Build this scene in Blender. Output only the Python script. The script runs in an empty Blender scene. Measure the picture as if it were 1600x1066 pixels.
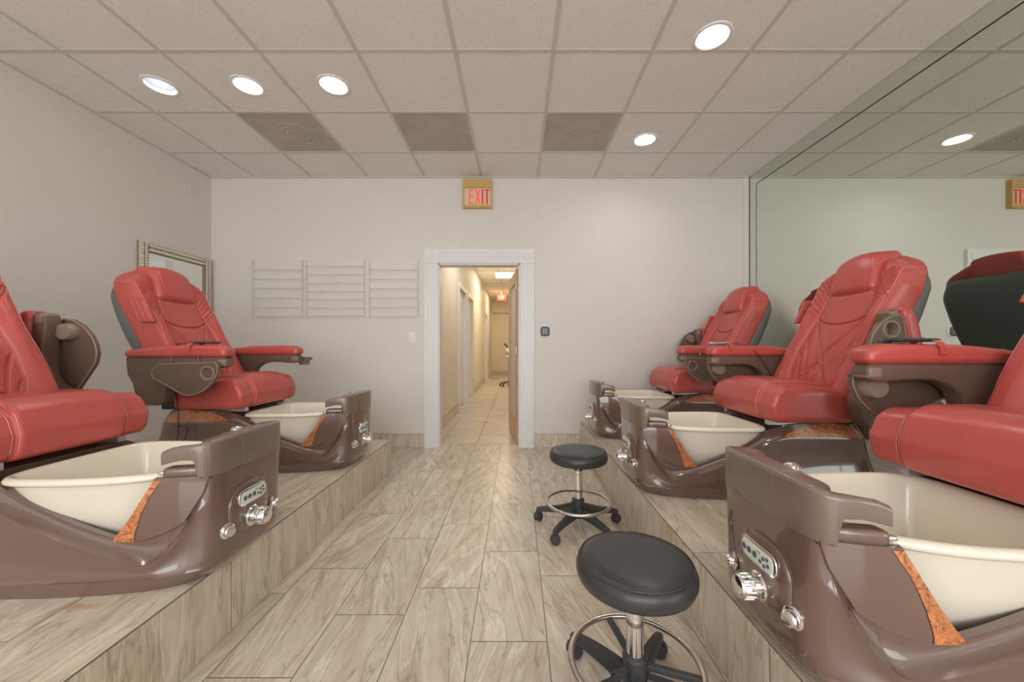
import bpy, bmesh, math, random
from mathutils import Vector, Matrix
from mathutils.bvhtree import BVHTree
from math import sin, cos, pi, radians, sqrt, exp
random.seed(7)
SC = bpy.context.scene
COL = SC.collection

# ------------------------------------------------------------------ camera
CZ = 1.086
cam_d = bpy.data.cameras.new('camera')
cam_d.sensor_width = 36.0
cam_d.lens = 589.0 / 1600.0 * 36.0
cam_d.shift_x = -7.0 / 1600.0
cam_d.shift_y = 9.0 / 1600.0
cam_d.clip_start = 0.05
cam = bpy.data.objects.new('camera', cam_d)
cam.location = (0, 0, CZ)
cam.rotation_euler = (radians(90), 0, 0)
COL.objects.link(cam)
SC.camera = cam

# ------------------------------------------------------------------ world, light, exposure
w = bpy.data.worlds.new('world'); SC.world = w; w.use_nodes = True
w.node_tree.nodes['Background'].inputs[0].default_value = (0.97, 0.985, 1.0, 1)
w.node_tree.nodes['Background'].inputs[1].default_value = 1.6
SC.view_settings.view_transform = 'Standard'
SC.view_settings.look = 'None'
SC.view_settings.gamma = 1.0
SC.view_settings.use_curve_mapping = False
SC.view_settings.exposure = -0.10
SC.cycles.max_bounces = 10
SC.cycles.diffuse_bounces = 6
SC.cycles.glossy_bounces = 5
SC.cycles.transmission_bounces = 8
SC.cycles.transparent_max_bounces = 24
SC.cycles.sample_clamp_indirect = 6.0
SC.cycles.caustics_reflective = True
SC.cycles.caustics_refractive = False

def area_light(name, loc, rot, sx, sy, power, color=(1, 1, 1), shape='RECTANGLE', spread=180):
    l = bpy.data.lights.new(name, 'AREA')
    l.shape = shape; l.size = sx
    if shape in ('RECTANGLE', 'ELLIPSE'): l.size_y = sy
    l.energy = power; l.color = color
    l.spread = radians(spread)
    o = bpy.data.objects.new(name, l)
    o.location = loc; o.rotation_euler = rot
    COL.objects.link(o)
    return o
# daylight coming in through the shop window behind the camera
area_light('shop_window_daylight', (-0.3, -3.75, 1.55), (radians(90), 0, 0), 5.0, 2.3, 150, (0.97, 0.985, 1.0))

# ------------------------------------------------------------------ room dimensions
WALL_Y, WXL, WXR, CEIL = 4.076, -3.30, 2.52, 2.92
FRONT_Y = -3.6
PLAT = 0.28
PLX, PRX, PLY = -1.09, 0.69, 3.27

# ------------------------------------------------------------------ materials
def mat(name, color, rough=0.5, metal=0.0, coat=0.0, coat_rough=0.05, spec=0.5, bump=None, var=None, emis=None, trans=0.0, ior=1.45):
    m = bpy.data.materials.new(name); m.use_nodes = True
    nt = m.node_tree; N = nt.nodes; L = nt.links
    b = N['Principled BSDF']
    b.inputs['Base Color'].default_value = (*color, 1)
    b.inputs['Roughness'].default_value = rough
    b.inputs['Metallic'].default_value = metal
    b.inputs['Coat Weight'].default_value = coat
    b.inputs['Coat Roughness'].default_value = coat_rough
    b.inputs['Specular IOR Level'].default_value = spec
    b.inputs['Transmission Weight'].default_value = trans
    b.inputs['IOR'].default_value = ior
    if emis:
        b.inputs['Emission Color'].default_value = (*emis[0], 1)
        b.inputs['Emission Strength'].default_value = emis[1]
    tc = N.new('ShaderNodeTexCoord')
    if bump:
        sc_, st, dist = bump
        t = N.new('ShaderNodeTexNoise'); t.inputs['Scale'].default_value = sc_; t.inputs['Detail'].default_value = 4
        L.new(tc.outputs['Object'], t.inputs['Vector'])
        bp = N.new('ShaderNodeBump'); bp.inputs['Strength'].default_value = st; bp.inputs['Distance'].default_value = dist
        L.new(t.outputs['Fac'], bp.inputs['Height']); L.new(bp.outputs['Normal'], b.inputs['Normal'])
    if var:
        sc_, amt = var
        t = N.new('ShaderNodeTexNoise'); t.inputs['Scale'].default_value = sc_; t.inputs['Detail'].default_value = 3
        L.new(tc.outputs['Object'], t.inputs['Vector'])
        r = N.new('ShaderNodeValToRGB')
        r.color_ramp.elements[0].position = 0.3; r.color_ramp.elements[1].position = 0.7
        r.color_ramp.elements[0].color = (*[c * (1 - amt) for c in color], 1)
        r.color_ramp.elements[1].color = (*[min(1, c * (1 + amt)) for c in color], 1)
        L.new(t.outputs['Fac'], r.inputs[0]); L.new(r.outputs[0], b.inputs['Base Color'])
    return m

M = {}
M['wall'] = mat('wall_paint', (0.73, 0.695, 0.66), 0.55, bump=(35, 0.06, 0.01), var=(1.3, 0.015))
M['ceil'] = None
M['tbar'] = mat('ceiling_grid', (0.62, 0.60, 0.55), 0.5)
M['trim'] = mat('white_trim_paint', (0.80, 0.80, 0.81), 0.35)
M['leather'] = mat('red_leather', (0.52, 0.092, 0.079), 0.30, bump=(220, 0.12, 0.002), var=(6, 0.05), coat=0.12, coat_rough=0.25)
M['thread'] = mat('pale_thread', (0.78, 0.36, 0.33), 0.6)
M['brown'] = mat('brown_gloss_shell', (0.150, 0.089, 0.071), 0.22, coat=1.0, coat_rough=0.02, spec=0.7)
M['cap'] = mat('brown_satin_cap', (0.205, 0.150, 0.122), 0.3, metal=0.15, coat=0.5, coat_rough=0.15)
M['armb'] = mat('brown_matte_plastic', (0.150, 0.098, 0.072), 0.5, bump=(300, 0.08, 0.001))
M['armrim'] = mat('light_brown_edge', (0.27, 0.20, 0.155), 0.4)
M['cream'] = mat('cream_basin', (0.80, 0.74, 0.62), 0.16, coat=0.6, coat_rough=0.05)
M['shell'] = mat('dark_green_grey_plastic', (0.140, 0.156, 0.147), 0.45, bump=(90, 0.3, 0.004))
M['dark'] = mat('dark_metal', (0.03, 0.03, 0.03), 0.5)
M['steel'] = mat('grey_steel', (0.5, 0.5, 0.5), 0.35, metal=0.9)
M['chrome'] = mat('chrome', (0.86, 0.86, 0.86), 0.08, metal=1.0)
M['brushed'] = mat('brushed_ring', (0.62, 0.58, 0.54), 0.25, metal=1.0)
M['vinyl'] = mat('black_vinyl', (0.040, 0.040, 0.040), 0.33, bump=(160, 0.1, 0.001))
M['black'] = mat('black_plastic', (0.045, 0.045, 0.047), 0.42)
M['castr'] = mat('caster_plastic', (0.05, 0.05, 0.055), 0.5)
M['plate'] = mat('pale_panel_plate', (0.72, 0.73, 0.70), 0.3)
M['btn'] = mat('grey_button', (0.10, 0.12, 0.14), 0.4)
M['green'] = mat('green_led_window', (0.30, 0.55, 0.16), 0.3)
M['gold'] = mat('mustard_sign_body', (0.58, 0.40, 0.13), 0.45)
M['signf'] = mat('sign_face', (0.70, 0.62, 0.45), 0.45)
M['redl'] = mat('lit_red_letters', (0.75, 0.05, 0.04), 0.4, emis=((1.0, 0.06, 0.05), 0.15))
M['redlb'] = mat('bright_red_letters', (0.85, 0.08, 0.06), 0.4, emis=((1.0, 0.10, 0.07), 0.5))
M['wood'] = mat('light_oak', (0.62, 0.40, 0.20), 0.4, var=(4, 0.12))
M['frost'] = mat('frosted_glass', (0.62, 0.64, 0.58), 0.35)
M['mirror'] = mat('silver_mirror', (0.755, 0.815, 0.75), 0.0, metal=1.0)
M['lmirror'] = mat('silver_mirror_small', (0.86, 0.88, 0.86), 0.02, metal=1.0)
M['seam'] = mat('dark_mirror_edge', (0.02, 0.035, 0.028), 0.3)
M['frameb'] = mat('dark_champagne_board', (0.26, 0.22, 0.15), 0.5)
M['braid'] = mat('champagne_braid_frame', (0.80, 0.75, 0.64), 0.38, metal=0.45)
M['acryl'] = mat('clear_acrylic', (0.90, 0.88, 0.87), 0.12, spec=0.6)
M['hallw'] = mat('hall_wall_paint', (0.76, 0.70, 0.59), 0.6)
M['lamp'] = mat('lamp_lens', (1, 1, 1), 0.5, emis=((1.0, 0.98, 0.93), 75.0))
M['dust'] = mat('pale_dust', (0.57, 0.535, 0.455), 0.9, var=(60, 0.25))
M['lampc'] = mat('cool_lamp_lens', (1, 1, 1), 0.5, emis=((0.60, 0.74, 0.92), 0.62))
M['canin'] = mat('can_reflector', (0.85, 0.85, 0.85), 0.3, metal=0.3)
M['panel'] = mat('hall_light_panel', (1, 1, 1), 0.5, emis=((1.0, 0.98, 0.94), 1.6))
M['silver'] = mat('silver_plastic', (0.55, 0.55, 0.57), 0.3, metal=0.6)
M['label'] = mat('paper_label', (0.55, 0.56, 0.50), 0.6)
M['redglass'] = mat('red_clear_lens', (0.45, 0.04, 0.07), 0.15)
M['base_t'] = None

# acrylic: mostly see-through sheet
def acrylic():
    m = M['acryl']; nt = m.node_tree; N = nt.nodes; L = nt.links
    b = N['Principled BSDF']; out = N['Material Output']
    t = N.new('ShaderNodeBsdfTransparent'); mx = N.new('ShaderNodeMixShader'); f = N.new('ShaderNodeFresnel')
    f.inputs[0].default_value = 1.5
    a = N.new('ShaderNodeMath'); a.operation = 'MULTIPLY_ADD'; a.inputs[1].default_value = 0.4; a.inputs[2].default_value = 0.015
    L.new(f.outputs[0], a.inputs[0]); L.new(a.outputs[0], mx.inputs[0])
    L.new(t.outputs[0], mx.inputs[1]); L.new(b.outputs[0], mx.inputs[2]); L.new(mx.outputs[0], out.inputs[0])
acrylic()

def tile_material(name, light, mid, dark, stain=None, rough=0.3):
    m = bpy.data.materials.new(name); m.use_nodes = True
    nt = m.node_tree; N = nt.nodes; L = nt.links; b = N['Principled BSDF']
    at = N.new('ShaderNodeAttribute'); at.attribute_name = 'tuv'
    rn = N.new('ShaderNodeAttribute'); rn.attribute_name = 'trand'
    mp = N.new('ShaderNodeMapping'); mp.inputs['Scale'].default_value = (16.0, 3.0, 1.0)
    L.new(at.outputs['Vector'], mp.inputs['Vector'])
    n1 = N.new('ShaderNodeTexNoise'); n1.inputs['Scale'].default_value = 1.0; n1.inputs['Detail'].default_value = 7; n1.inputs['Roughness'].default_value = 0.68; n1.inputs['Distortion'].default_value = 0.25
    L.new(mp.outputs[0], n1.inputs['Vector'])
    r1 = N.new('ShaderNodeValToRGB'); e = r1.color_ramp.elements
    e[0].position = 0.30; e[0].color = (*dark, 1); e[1].position = 0.72; e[1].color = (*light, 1)
    x = e.new(0.5); x.color = (*mid, 1)
    L.new(n1.outputs['Fac'], r1.inputs[0])
    # thin meandering veins
    mp2 = N.new('ShaderNodeMapping'); mp2.inputs['Scale'].default_value = (8.5, 1.15, 1.0)
    L.new(at.outputs['Vector'], mp2.inputs['Vector'])
    n2 = N.new('ShaderNodeTexNoise'); n2.inputs['Scale'].default_value = 1.3; n2.inputs['Detail'].default_value = 5; n2.inputs['Roughness'].default_value = 0.5; n2.inputs['Distortion'].default_value = 0.4
    L.new(mp2.outputs[0], n2.inputs['Vector'])
    rv = N.new('ShaderNodeValToRGB'); e = rv.color_ramp.elements
    e[0].position = 0.486; e[0].color = (0, 0, 0, 1); e[1].position = 0.514; e[1].color = (0, 0, 0, 1)
    x = e.new(0.497); x.color = (1, 1, 1, 1); x = e.new(0.503); x.color = (1, 1, 1, 1)
    L.new(n2.outputs['Fac'], rv.inputs[0])
    rl = N.new('ShaderNodeValToRGB'); e = rl.color_ramp.elements
    e[0].position = 0.545; e[0].color = (0, 0, 0, 1); e[1].position = 0.59; e[1].color = (0, 0, 0, 1)
    x = e.new(0.565); x.color = (1, 1, 1, 1)
    L.new(n2.outputs['Fac'], rl.inputs[0])
    mx = N.new('ShaderNodeMix'); mx.data_type = 'RGBA'
    vs = N.new('ShaderNodeMath'); vs.operation = 'MULTIPLY'; vs.inputs[1].default_value = 0.46
    L.new(rv.outputs[0], vs.inputs[0]); L.new(vs.outputs[0], mx.inputs['Factor'])
    L.new(r1.outputs[0], mx.inputs['A']); mx.inputs['B'].default_value = (dark[0] * 0.5, dark[1] * 0.46, dark[2] * 0.42, 1)
    mx2 = N.new('ShaderNodeMix'); mx2.data_type = 'RGBA'
    vl = N.new('ShaderNodeMath'); vl.operation = 'MULTIPLY'; vl.inputs[1].default_value = 0.5
    L.new(rl.outputs[0], vl.inputs[0]); L.new(vl.outputs[0], mx2.inputs['Factor'])
    L.new(mx.outputs['Result'], mx2.inputs['A']); mx2.inputs['B'].default_value = (*[min(1, c * 1.25) for c in light], 1)
    # fine streaks
    mp3 = N.new('ShaderNodeMapping'); mp3.inputs['Scale'].default_value = (95, 16, 1)
    L.new(at.outputs['Vector'], mp3.inputs['Vector'])
    n3 = N.new('ShaderNodeTexNoise'); n3.inputs['Scale'].default_value = 1; n3.inputs['Detail'].default_value = 3
    L.new(mp3.outputs[0], n3.inputs['Vector'])
    hs = N.new('ShaderNodeHueSaturation')
    ma = N.new('ShaderNodeMath'); ma.operation = 'MULTIPLY_ADD'; ma.inputs[1].default_value = 0.34; ma.inputs[2].default_value = 0.80
    L.new(n3.outputs['Fac'], ma.inputs[0])
    mb = N.new('ShaderNodeMath'); mb.operation = 'MULTIPLY_ADD'; mb.inputs[1].default_value = 0.12; 
    L.new(rn.outputs['Fac'], mb.inputs[0]); L.new(ma.outputs[0], mb.inputs[2])
    L.new(mb.outputs[0], hs.inputs['Value']); L.new(mx2.outputs['Result'], hs.inputs['Color'])
    last = hs.outputs[0]
    if stain:
        (sx, sy, sr) = stain
        geo = N.new('ShaderNodeNewGeometry')
        vm = N.new('ShaderNodeVectorMath'); vm.operation = 'SUBTRACT'; vm.inputs[1].default_value = (sx, sy, PLAT)
        L.new(geo.outputs['Position'], vm.inputs[0])
        sc_ = N.new('ShaderNodeVectorMath'); sc_.operation = 'MULTIPLY'; sc_.inputs[1].default_value = (1.0, 3.0, 1.0)
        L.new(vm.outputs[0], sc_.inputs[0])
        ln = N.new('ShaderNodeVectorMath'); ln.operation = 'LENGTH'; L.new(sc_.outputs[0], ln.inputs[0])
        nn = N.new('ShaderNodeTexNoise'); nn.inputs['Scale'].default_value = 22; L.new(geo.outputs['Position'], nn.inputs['Vector'])
        ad = N.new('ShaderNodeMath'); ad.operation = 'MULTIPLY_ADD'; ad.inputs[1].default_value = 0.12
        L.new(nn.outputs['Fac'], ad.inputs[0]); L.new(ln.outputs['Value'], ad.inputs[2])
        mr = N.new('ShaderNodeMapRange'); mr.inputs['From Min'].default_value = sr; mr.inputs['From Max'].default_value = sr * 1.7
        mr.inputs['To Min'].default_value = 0.75; mr.inputs['To Max'].default_value = 0.0
        L.new(ad.outputs[0], mr.inputs['Value'])
        ms = N.new('ShaderNodeMix'); ms.data_type = 'RGBA'; ms.inputs['B'].default_value = (0.50, 0.30, 0.10, 1)
        L.new(mr.outputs[0], ms.inputs['Factor']); L.new(last, ms.inputs['A']); last = ms.outputs['Result']
    L.new(last, b.inputs['Base Color'])
    b.inputs['Roughness'].default_value = rough
    return m
TL, TM, TD = (0.680, 0.610, 0.515), (0.585, 0.508, 0.408), (0.44, 0.350, 0.255)
M['tile'] = tile_material('travertine_look_tile', TL, TM, TD)
M['ptile'] = tile_material('platform_tile', TL, TM, TD, stain=(-1.34, 1.17, 0.075))
M['grout'] = mat('grout', (0.30, 0.255, 0.21), 0.8)
M['htile'] = mat('hall_tile', (0.62, 0.55, 0.46), 0.25, var=(3, 0.06))
M['hgrout'] = mat('hall_grout', (0.33, 0.27, 0.20), 0.8)
M['accent'] = mat('accent_tile', (0.22, 0.14, 0.09), 0.3)

def burl():
    m = bpy.data.materials.new('burl_wood'); m.use_nodes = True
    nt = m.node_tree; N = nt.nodes; L = nt.links; b = N['Principled BSDF']
    tc = N.new('ShaderNodeTexCoord')
    n = N.new('ShaderNodeTexNoise'); n.inputs['Scale'].default_value = 38; n.inputs['Detail'].default_value = 6; n.inputs['Roughness'].default_value = 0.65; n.inputs['Distortion'].default_value = 2.2
    L.new(tc.outputs['Object'], n.inputs['Vector'])
    r = N.new('ShaderNodeValToRGB'); e = r.color_ramp.elements
    e[0].position = 0.34; e[0].color = (0.13, 0.035, 0.012, 1); e[1].position = 0.66; e[1].color = (0.74, 0.30, 0.11, 1)
    x = e.new(0.47); x.color = (0.50, 0.155, 0.05, 1)
    L.new(n.outputs['Fac'], r.inputs[0]); L.new(r.outputs[0], b.inputs['Base Color'])
    b.inputs['Roughness'].default_value = 0.3; b.inputs['Coat Weight'].default_value = 1.0; b.inputs['Coat Roughness'].default_value = 0.06
    return m
M['burl'] = burl()

def ceil_tile(name, c, spk, dirty=0.0):
    m = bpy.data.materials.new(name); m.use_nodes = True
    nt = m.node_tree; N = nt.nodes; L = nt.links; b = N['Principled BSDF']
    tc = N.new('ShaderNodeTexCoord')
    n = N.new('ShaderNodeTexNoise'); n.inputs['Scale'].default_value = 170; n.inputs['Detail'].default_value = 3
    L.new(tc.outputs['Object'], n.inputs['Vector'])
    r = N.new('ShaderNodeValToRGB'); e = r.color_ramp.elements
    e[0].position = 0.36; e[0].color = (*[v * (1 - spk) for v in c], 1); e[1].position = 0.55; e[1].color = (*c, 1)
    L.new(n.outputs['Fac'], r.inputs[0])
    n2 = N.new('ShaderNodeTexNoise'); n2.inputs['Scale'].default_value = 5.5 if dirty else 1.4; n2.inputs['Detail'].default_value = 6; n2.inputs['Distortion'].default_value = 1.0
    L.new(tc.outputs['Object'], n2.inputs['Vector'])
    hs = N.new('ShaderNodeHueSaturation')
    ma = N.new('ShaderNodeMath'); ma.operation = 'MULTIPLY_ADD'; ma.inputs[1].default_value = 0.9 * dirty + 0.10; ma.inputs[2].default_value = 0.95 - 0.45 * dirty
    L.new(n2.outputs['Fac'], ma.inputs[0]); L.new(ma.outputs[0], hs.inputs['Value'])
    L.new(r.outputs[0], hs.inputs['Color']); L.new(hs.outputs[0], b.inputs['Base Color'])
    bp = N.new('ShaderNodeBump'); bp.inputs['Strength'].default_value = 0.35; bp.inputs['Distance'].default_value = 0.004
    L.new(n.outputs['Fac'], bp.inputs['Height']); L.new(bp.outputs[0], b.inputs['Normal'])
    b.inputs['Roughness'].default_value = 0.85
    return m
M['ceil'] = ceil_tile('acoustic_tile', (0.86, 0.845, 0.82), 0.14)
M['dirty'] = ceil_tile('dusty_vent_tile', (0.52, 0.49, 0.415), 0.22, 0.35)

# ------------------------------------------------------------------ mesh helpers
class MB:
    def __init__(s): s.v = []; s.f = []
    def add(s, vs, fs):
        o = len(s.v); s.v += [tuple(v) for v in vs]; s.f += [tuple(i + o for i in f) for f in fs]; return s
    def box(s, x0, x1, y0, y1, z0, z1):
        return s.add([(x0, y0, z0), (x1, y0, z0), (x1, y1, z0), (x0, y1, z0), (x0, y0, z1), (x1, y0, z1), (x1, y1, z1), (x0, y1, z1)],
                     [(0, 3, 2, 1), (4, 5, 6, 7), (0, 1, 5, 4), (1, 2, 6, 5), (2, 3, 7, 6), (3, 0, 4, 7)])
    def tube(s, pts, r, n=10, closed=False, rs=None, flat=1.0):
        P = [Vector(p) for p in pts]; m = len(P); vs = []; fs = []
        T = []
        for i in range(m):
            a = P[(i - 1) % m] if (closed or i > 0) else P[i]
            b = P[(i + 1) % m] if (closed or i < m - 1) else P[i]
            T.append((b - a).normalized())
        up = Vector((0, 0, 1)) if abs(T[0].z) < 0.9 else Vector((1, 0, 0))
        U = T[0].cross(up).normalized()
        for i in range(m):
            U = (U - T[i] * U.dot(T[i])).normalized(); V = T[i].cross(U)
            rr = rs[i] if rs else r
            for k in range(n):
                a = 2 * pi * k / n
                vs.append(P[i] + U * (cos(a) * rr) + V * (sin(a) * rr * flat))
        for i in range(m if closed else m - 1):
            j = (i + 1) % m
            for k in range(n):
                l = (k + 1) % n
                fs.append((i * n + k, i * n + l, j * n + l, j * n + k))
        if not closed:
            fs.append(tuple(range(n - 1, -1, -1))); fs.append(tuple((m - 1) * n + k for k in range(n)))
        return s.add(vs, fs)
    def lathe(s, prof, n=32, c=(0, 0, 0), axis='z', open_=False):
        vs = []; fs = []; m = len(prof)
        for (r, z) in prof:
            for k in range(n):
                a = 2 * pi * k / n
                if axis == 'z': vs.append((c[0] + r * cos(a), c[1] + r * sin(a), c[2] + z))
                elif axis == 'x': vs.append((c[0] + z, c[1] + r * cos(a), c[2] + r * sin(a)))
                else: vs.append((c[0] + r * sin(a), c[1] + z, c[2] + r * cos(a)))
        for i in range(m - 1):
            for k in range(n):
                l = (k + 1) % n
                fs.append((i * n + k, i * n + l, (i + 1) * n + l, (i + 1) * n + k))
        if prof[0][0] > 1e-6 and not open_: fs.append(tuple(range(n - 1, -1, -1)))
        if prof[-1][0] > 1e-6 and not open_: fs.append(tuple((m - 1) * n + k for k in range(n)))
        return s.add(vs, fs)
    def grid(s, rows, closed_u=False, cap=False):
        m = len(rows); n = len(rows[0]); vs = [p for r in rows for p in r]; fs = []
        for i in range(m - 1):
            for k in range(n if closed_u else n - 1):
                l = (k + 1) % n
                fs.append((i * n + k, i * n + l, (i + 1) * n + l, (i + 1) * n + k))
        if cap:
            fs.append(tuple(range(n - 1, -1, -1))); fs.append(tuple((m - 1) * n + k for k in range(n)))
        return s.add(vs, fs)
    def mesh(s, name, smooth=True, bevel=0, angle=40, fixn=True):
        me = bpy.data.meshes.new(name); me.from_pydata(s.v, [], s.f)
        bm = bmesh.new(); bm.from_mesh(me)
        bmesh.ops.remove_doubles(bm, verts=bm.verts, dist=1e-5)
        if fixn: bmesh.ops.recalc_face_normals(bm, faces=bm.faces)
        if bevel:
            es = [e for e in bm.edges if len(e.link_faces) == 2 and e.calc_face_angle(0) > radians(50)]
            bmesh.ops.bevel(bm, geom=es, offset=bevel, segments=3, profile=0.5, affect='EDGES', clamp_overlap=True)
        for f in bm.faces: f.smooth = smooth
        for e in bm.edges:
            if len(e.link_faces) == 2 and e.calc_face_angle(0) > radians(angle): e.smooth = False
        bm.to_mesh(me); bm.free()
        return me

def rot_mesh_pts(vs, mat4): return [mat4 @ Vector(v) for v in vs]

def prism(outline, y0, y1):
    """outline list of (x,z), extruded along y"""
    mb = MB(); n = len(outline)
    vs = [(x, y0, z) for x, z in outline] + [(x, y1, z) for x, z in outline]
    fs = [tuple(range(n)), tuple(range(2 * n - 1, n - 1, -1))]
    for i in range(n):
        j = (i + 1) % n; fs.append((i, i + n, j + n, j))
    mb.add(vs, fs); return mb

def rbox(h, r, n, f=None, c=(0, 0, 0)):
    """rounded box on a regular surface lattice; f deforms each point"""
    mb = MB(); idx = {}; vs = []
    def vid(i, j, k):
        key = (i, j, k)
        if key in idx: return idx[key]
        p = [(-1 + 2 * a / m) * hh for a, m, hh in zip((i, j, k), n, h)]
        rr = r if isinstance(r, (tuple, list)) else (r, r, r)
        inner = [max(-(hh - q), min(hh - q, v)) for v, hh, q in zip(p, h, rr)]
        d = [(v - u) / q for v, u, q in zip(p, inner, rr)]
        l = sqrt(sum(x * x for x in d)); mx = max(abs(x) for x in d)
        if l > 1e-9:
            # keep the projected length uniform inside the rounded zone
            d = [x / l for x in d]
            # cube-to-sphere: direction only
            p = [u + q * x for u, q, x in zip(inner, rr, d)]
        if f: p = f(*p)
        p = (p[0] + c[0], p[1] + c[1], p[2] + c[2])
        idx[key] = len(vs); vs.append(p); return idx[key]
    fs = []
    for a in range(3):
        b, e = [q for q in range(3) if q != a]
        for side in (0, n[a]):
            for i in range(n[b]):
                for j in range(n[e]):
                    q = []
                    for (di, dj) in ((0, 0), (1, 0), (1, 1), (0, 1)):
                        t = [0, 0, 0]; t[a] = side; t[b] = i + di; t[e] = j + dj
                        q.append(vid(*t))
                    fs.append(tuple(q))
    mb.add(vs, fs); return mb

def catmull(P, t):
    n = len(P); i = min(int(t), n - 2); u = t - i
    p1, p2 = P[i], P[i + 1]; p0 = P[i - 1] if i > 0 else [2 * a - b for a, b in zip(p1, p2)]
    p3 = P[i + 2] if i + 2 < n else [2 * b - a for a, b in zip(p1, p2)]
    return [0.5 * (2 * b + (c - a) * u + (2 * a - 5 * b + 4 * c - d) * u * u + (3 * b - a - 3 * c + d) * u ** 3) for a, b, c, d in zip(p0, p1, p2, p3)]
def lerp(a, b, t): return a + (b - a) * t
def interp(xs, ys, x):
    if x <= xs[0]: return ys[0]
    for i in range(len(xs) - 1):
        if x <= xs[i + 1]: return lerp(ys[i], ys[i + 1], (x - xs[i]) / (xs[i + 1] - xs[i]))
    return ys[-1]
def sstep(a, b, x):
    t = max(0, min(1, (x - a) / (b - a))); return t * t * (3 - 2 * t)

def new(name, me, m=None, parent=None, loc=None, rot=None, label=None):
    o = bpy.data.objects.new(name, me); COL.objects.link(o)
    if m is not None and me is not None and not me.materials: me.materials.append(m)
    if parent: o.parent = parent
    if loc: o.location = loc
    if rot: o.rotation_euler = rot
    if label: o['label'] = label
    return o
def tag(o, label, cat, group=None):
    o['label'] = label; o['category'] = cat
    if group: o['group'] = group
    return o
def thing(name, label, cat, loc=(0, 0, 0), rz=0, group=None):
    o = bpy.data.objects.new(name, None); COL.objects.link(o); o.empty_display_size = 0.1
    o.location = loc; o.rotation_euler = (0, 0, rz)
    return tag(o, label, cat, group)
def struct(name, mb, m, parent=None, **k):
    me = mb.mesh(name, **k) if isinstance(mb, MB) else mb
    o = new(name, me, m, parent)
    if not parent: o['kind'] = 'structure'
    return o
CACHE = {}
def cached(key, fn):
    if key not in CACHE: CACHE[key] = fn()
    return CACHE[key]

# ------------------------------------------------------------------ tiled surfaces
class Tiles:
    def __init__(s): s.v = []; s.f = []; s.uv = []; s.rn = []; s.mi = []
    def tile(s, o, U, V, a0, a1, b0, b1, gap=0.0015, skew=0.12):
        o = Vector(o); U = Vector(U); V = Vector(V)
        r = random.random(); ang = random.uniform(-skew, skew) ; ox, oy = random.uniform(0, 40), random.uniform(0, 40)
        base = len(s.v)
        for (a, b) in ((a0 + gap, b0 + gap), (a1 - gap, b0 + gap), (a1 - gap, b1 - gap), (a0 + gap, b1 - gap)):
            s.v.append(tuple(o + U * a + V * b))
            x, y = a * cos(ang) - b * sin(ang), a * sin(ang) + b * cos(ang)
            s.uv.append((x + ox, y + oy, 0)); s.rn.append(r)
        s.f.append((base, base + 1, base + 2, base + 3)); s.mi.append(0)
    def quad(s, pts):
        base = len(s.v)
        for p in pts: s.v.append(tuple(p)); s.uv.append((0, 0, 0)); s.rn.append(0)
        s.f.append(tuple(range(base, base + len(pts)))); s.mi.append(1)
    def build(s, name, m0, m1, parent=None):
        me = bpy.data.meshes.new(name); me.from_pydata(s.v, [], s.f)
        me.materials.append(m0); me.materials.append(m1)
        for p, i in zip(me.polygons, s.mi): p.material_index = i
        a = me.attributes.new('tuv', 'FLOAT_VECTOR', 'POINT'); a.data.foreach_set('vector', [c for u in s.uv for c in u])
        a = me.attributes.new('trand', 'FLOAT', 'POINT'); a.data.foreach_set('value', s.rn)
        o = new(name, me, None, parent)
        return o

# floor
ft = Tiles(); TW, TLn = 0.2825, 0.61
offs = {-1: 0.477, 0: 0.168, 1: 0.567, -2: 0.307, -3: 0.016}
ft.quad([(WXL, FRONT_Y, -0.003), (WXR, FRONT_Y, -0.003), (WXR, WALL_Y + 0.14, -0.003), (WXL, WALL_Y + 0.14, -0.003)])
for k in range(-12, 10):
    x0 = -0.169 + TW * k; x1 = x0 + TW
    x0c, x1c = max(x0, WXL), min(x1, WXR)
    if x1c <= x0c: continue
    off = offs.get(k, random.uniform(0, 0.6))
    y = off - 0.61 * 7
    while y < WALL_Y + 0.14:
        ya, yb = max(y, FRONT_Y), min(y + TLn, WALL_Y + 0.14)
        if yb > ya: ft.tile((0, 0, 0), (1, 0, 0), (0, 1, 0), x0c, x1c, ya, yb, skew=0.35)
        y += TLn
fl = ft.build('floor', M['tile'], M['grout']); fl['kind'] = 'structure'

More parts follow.
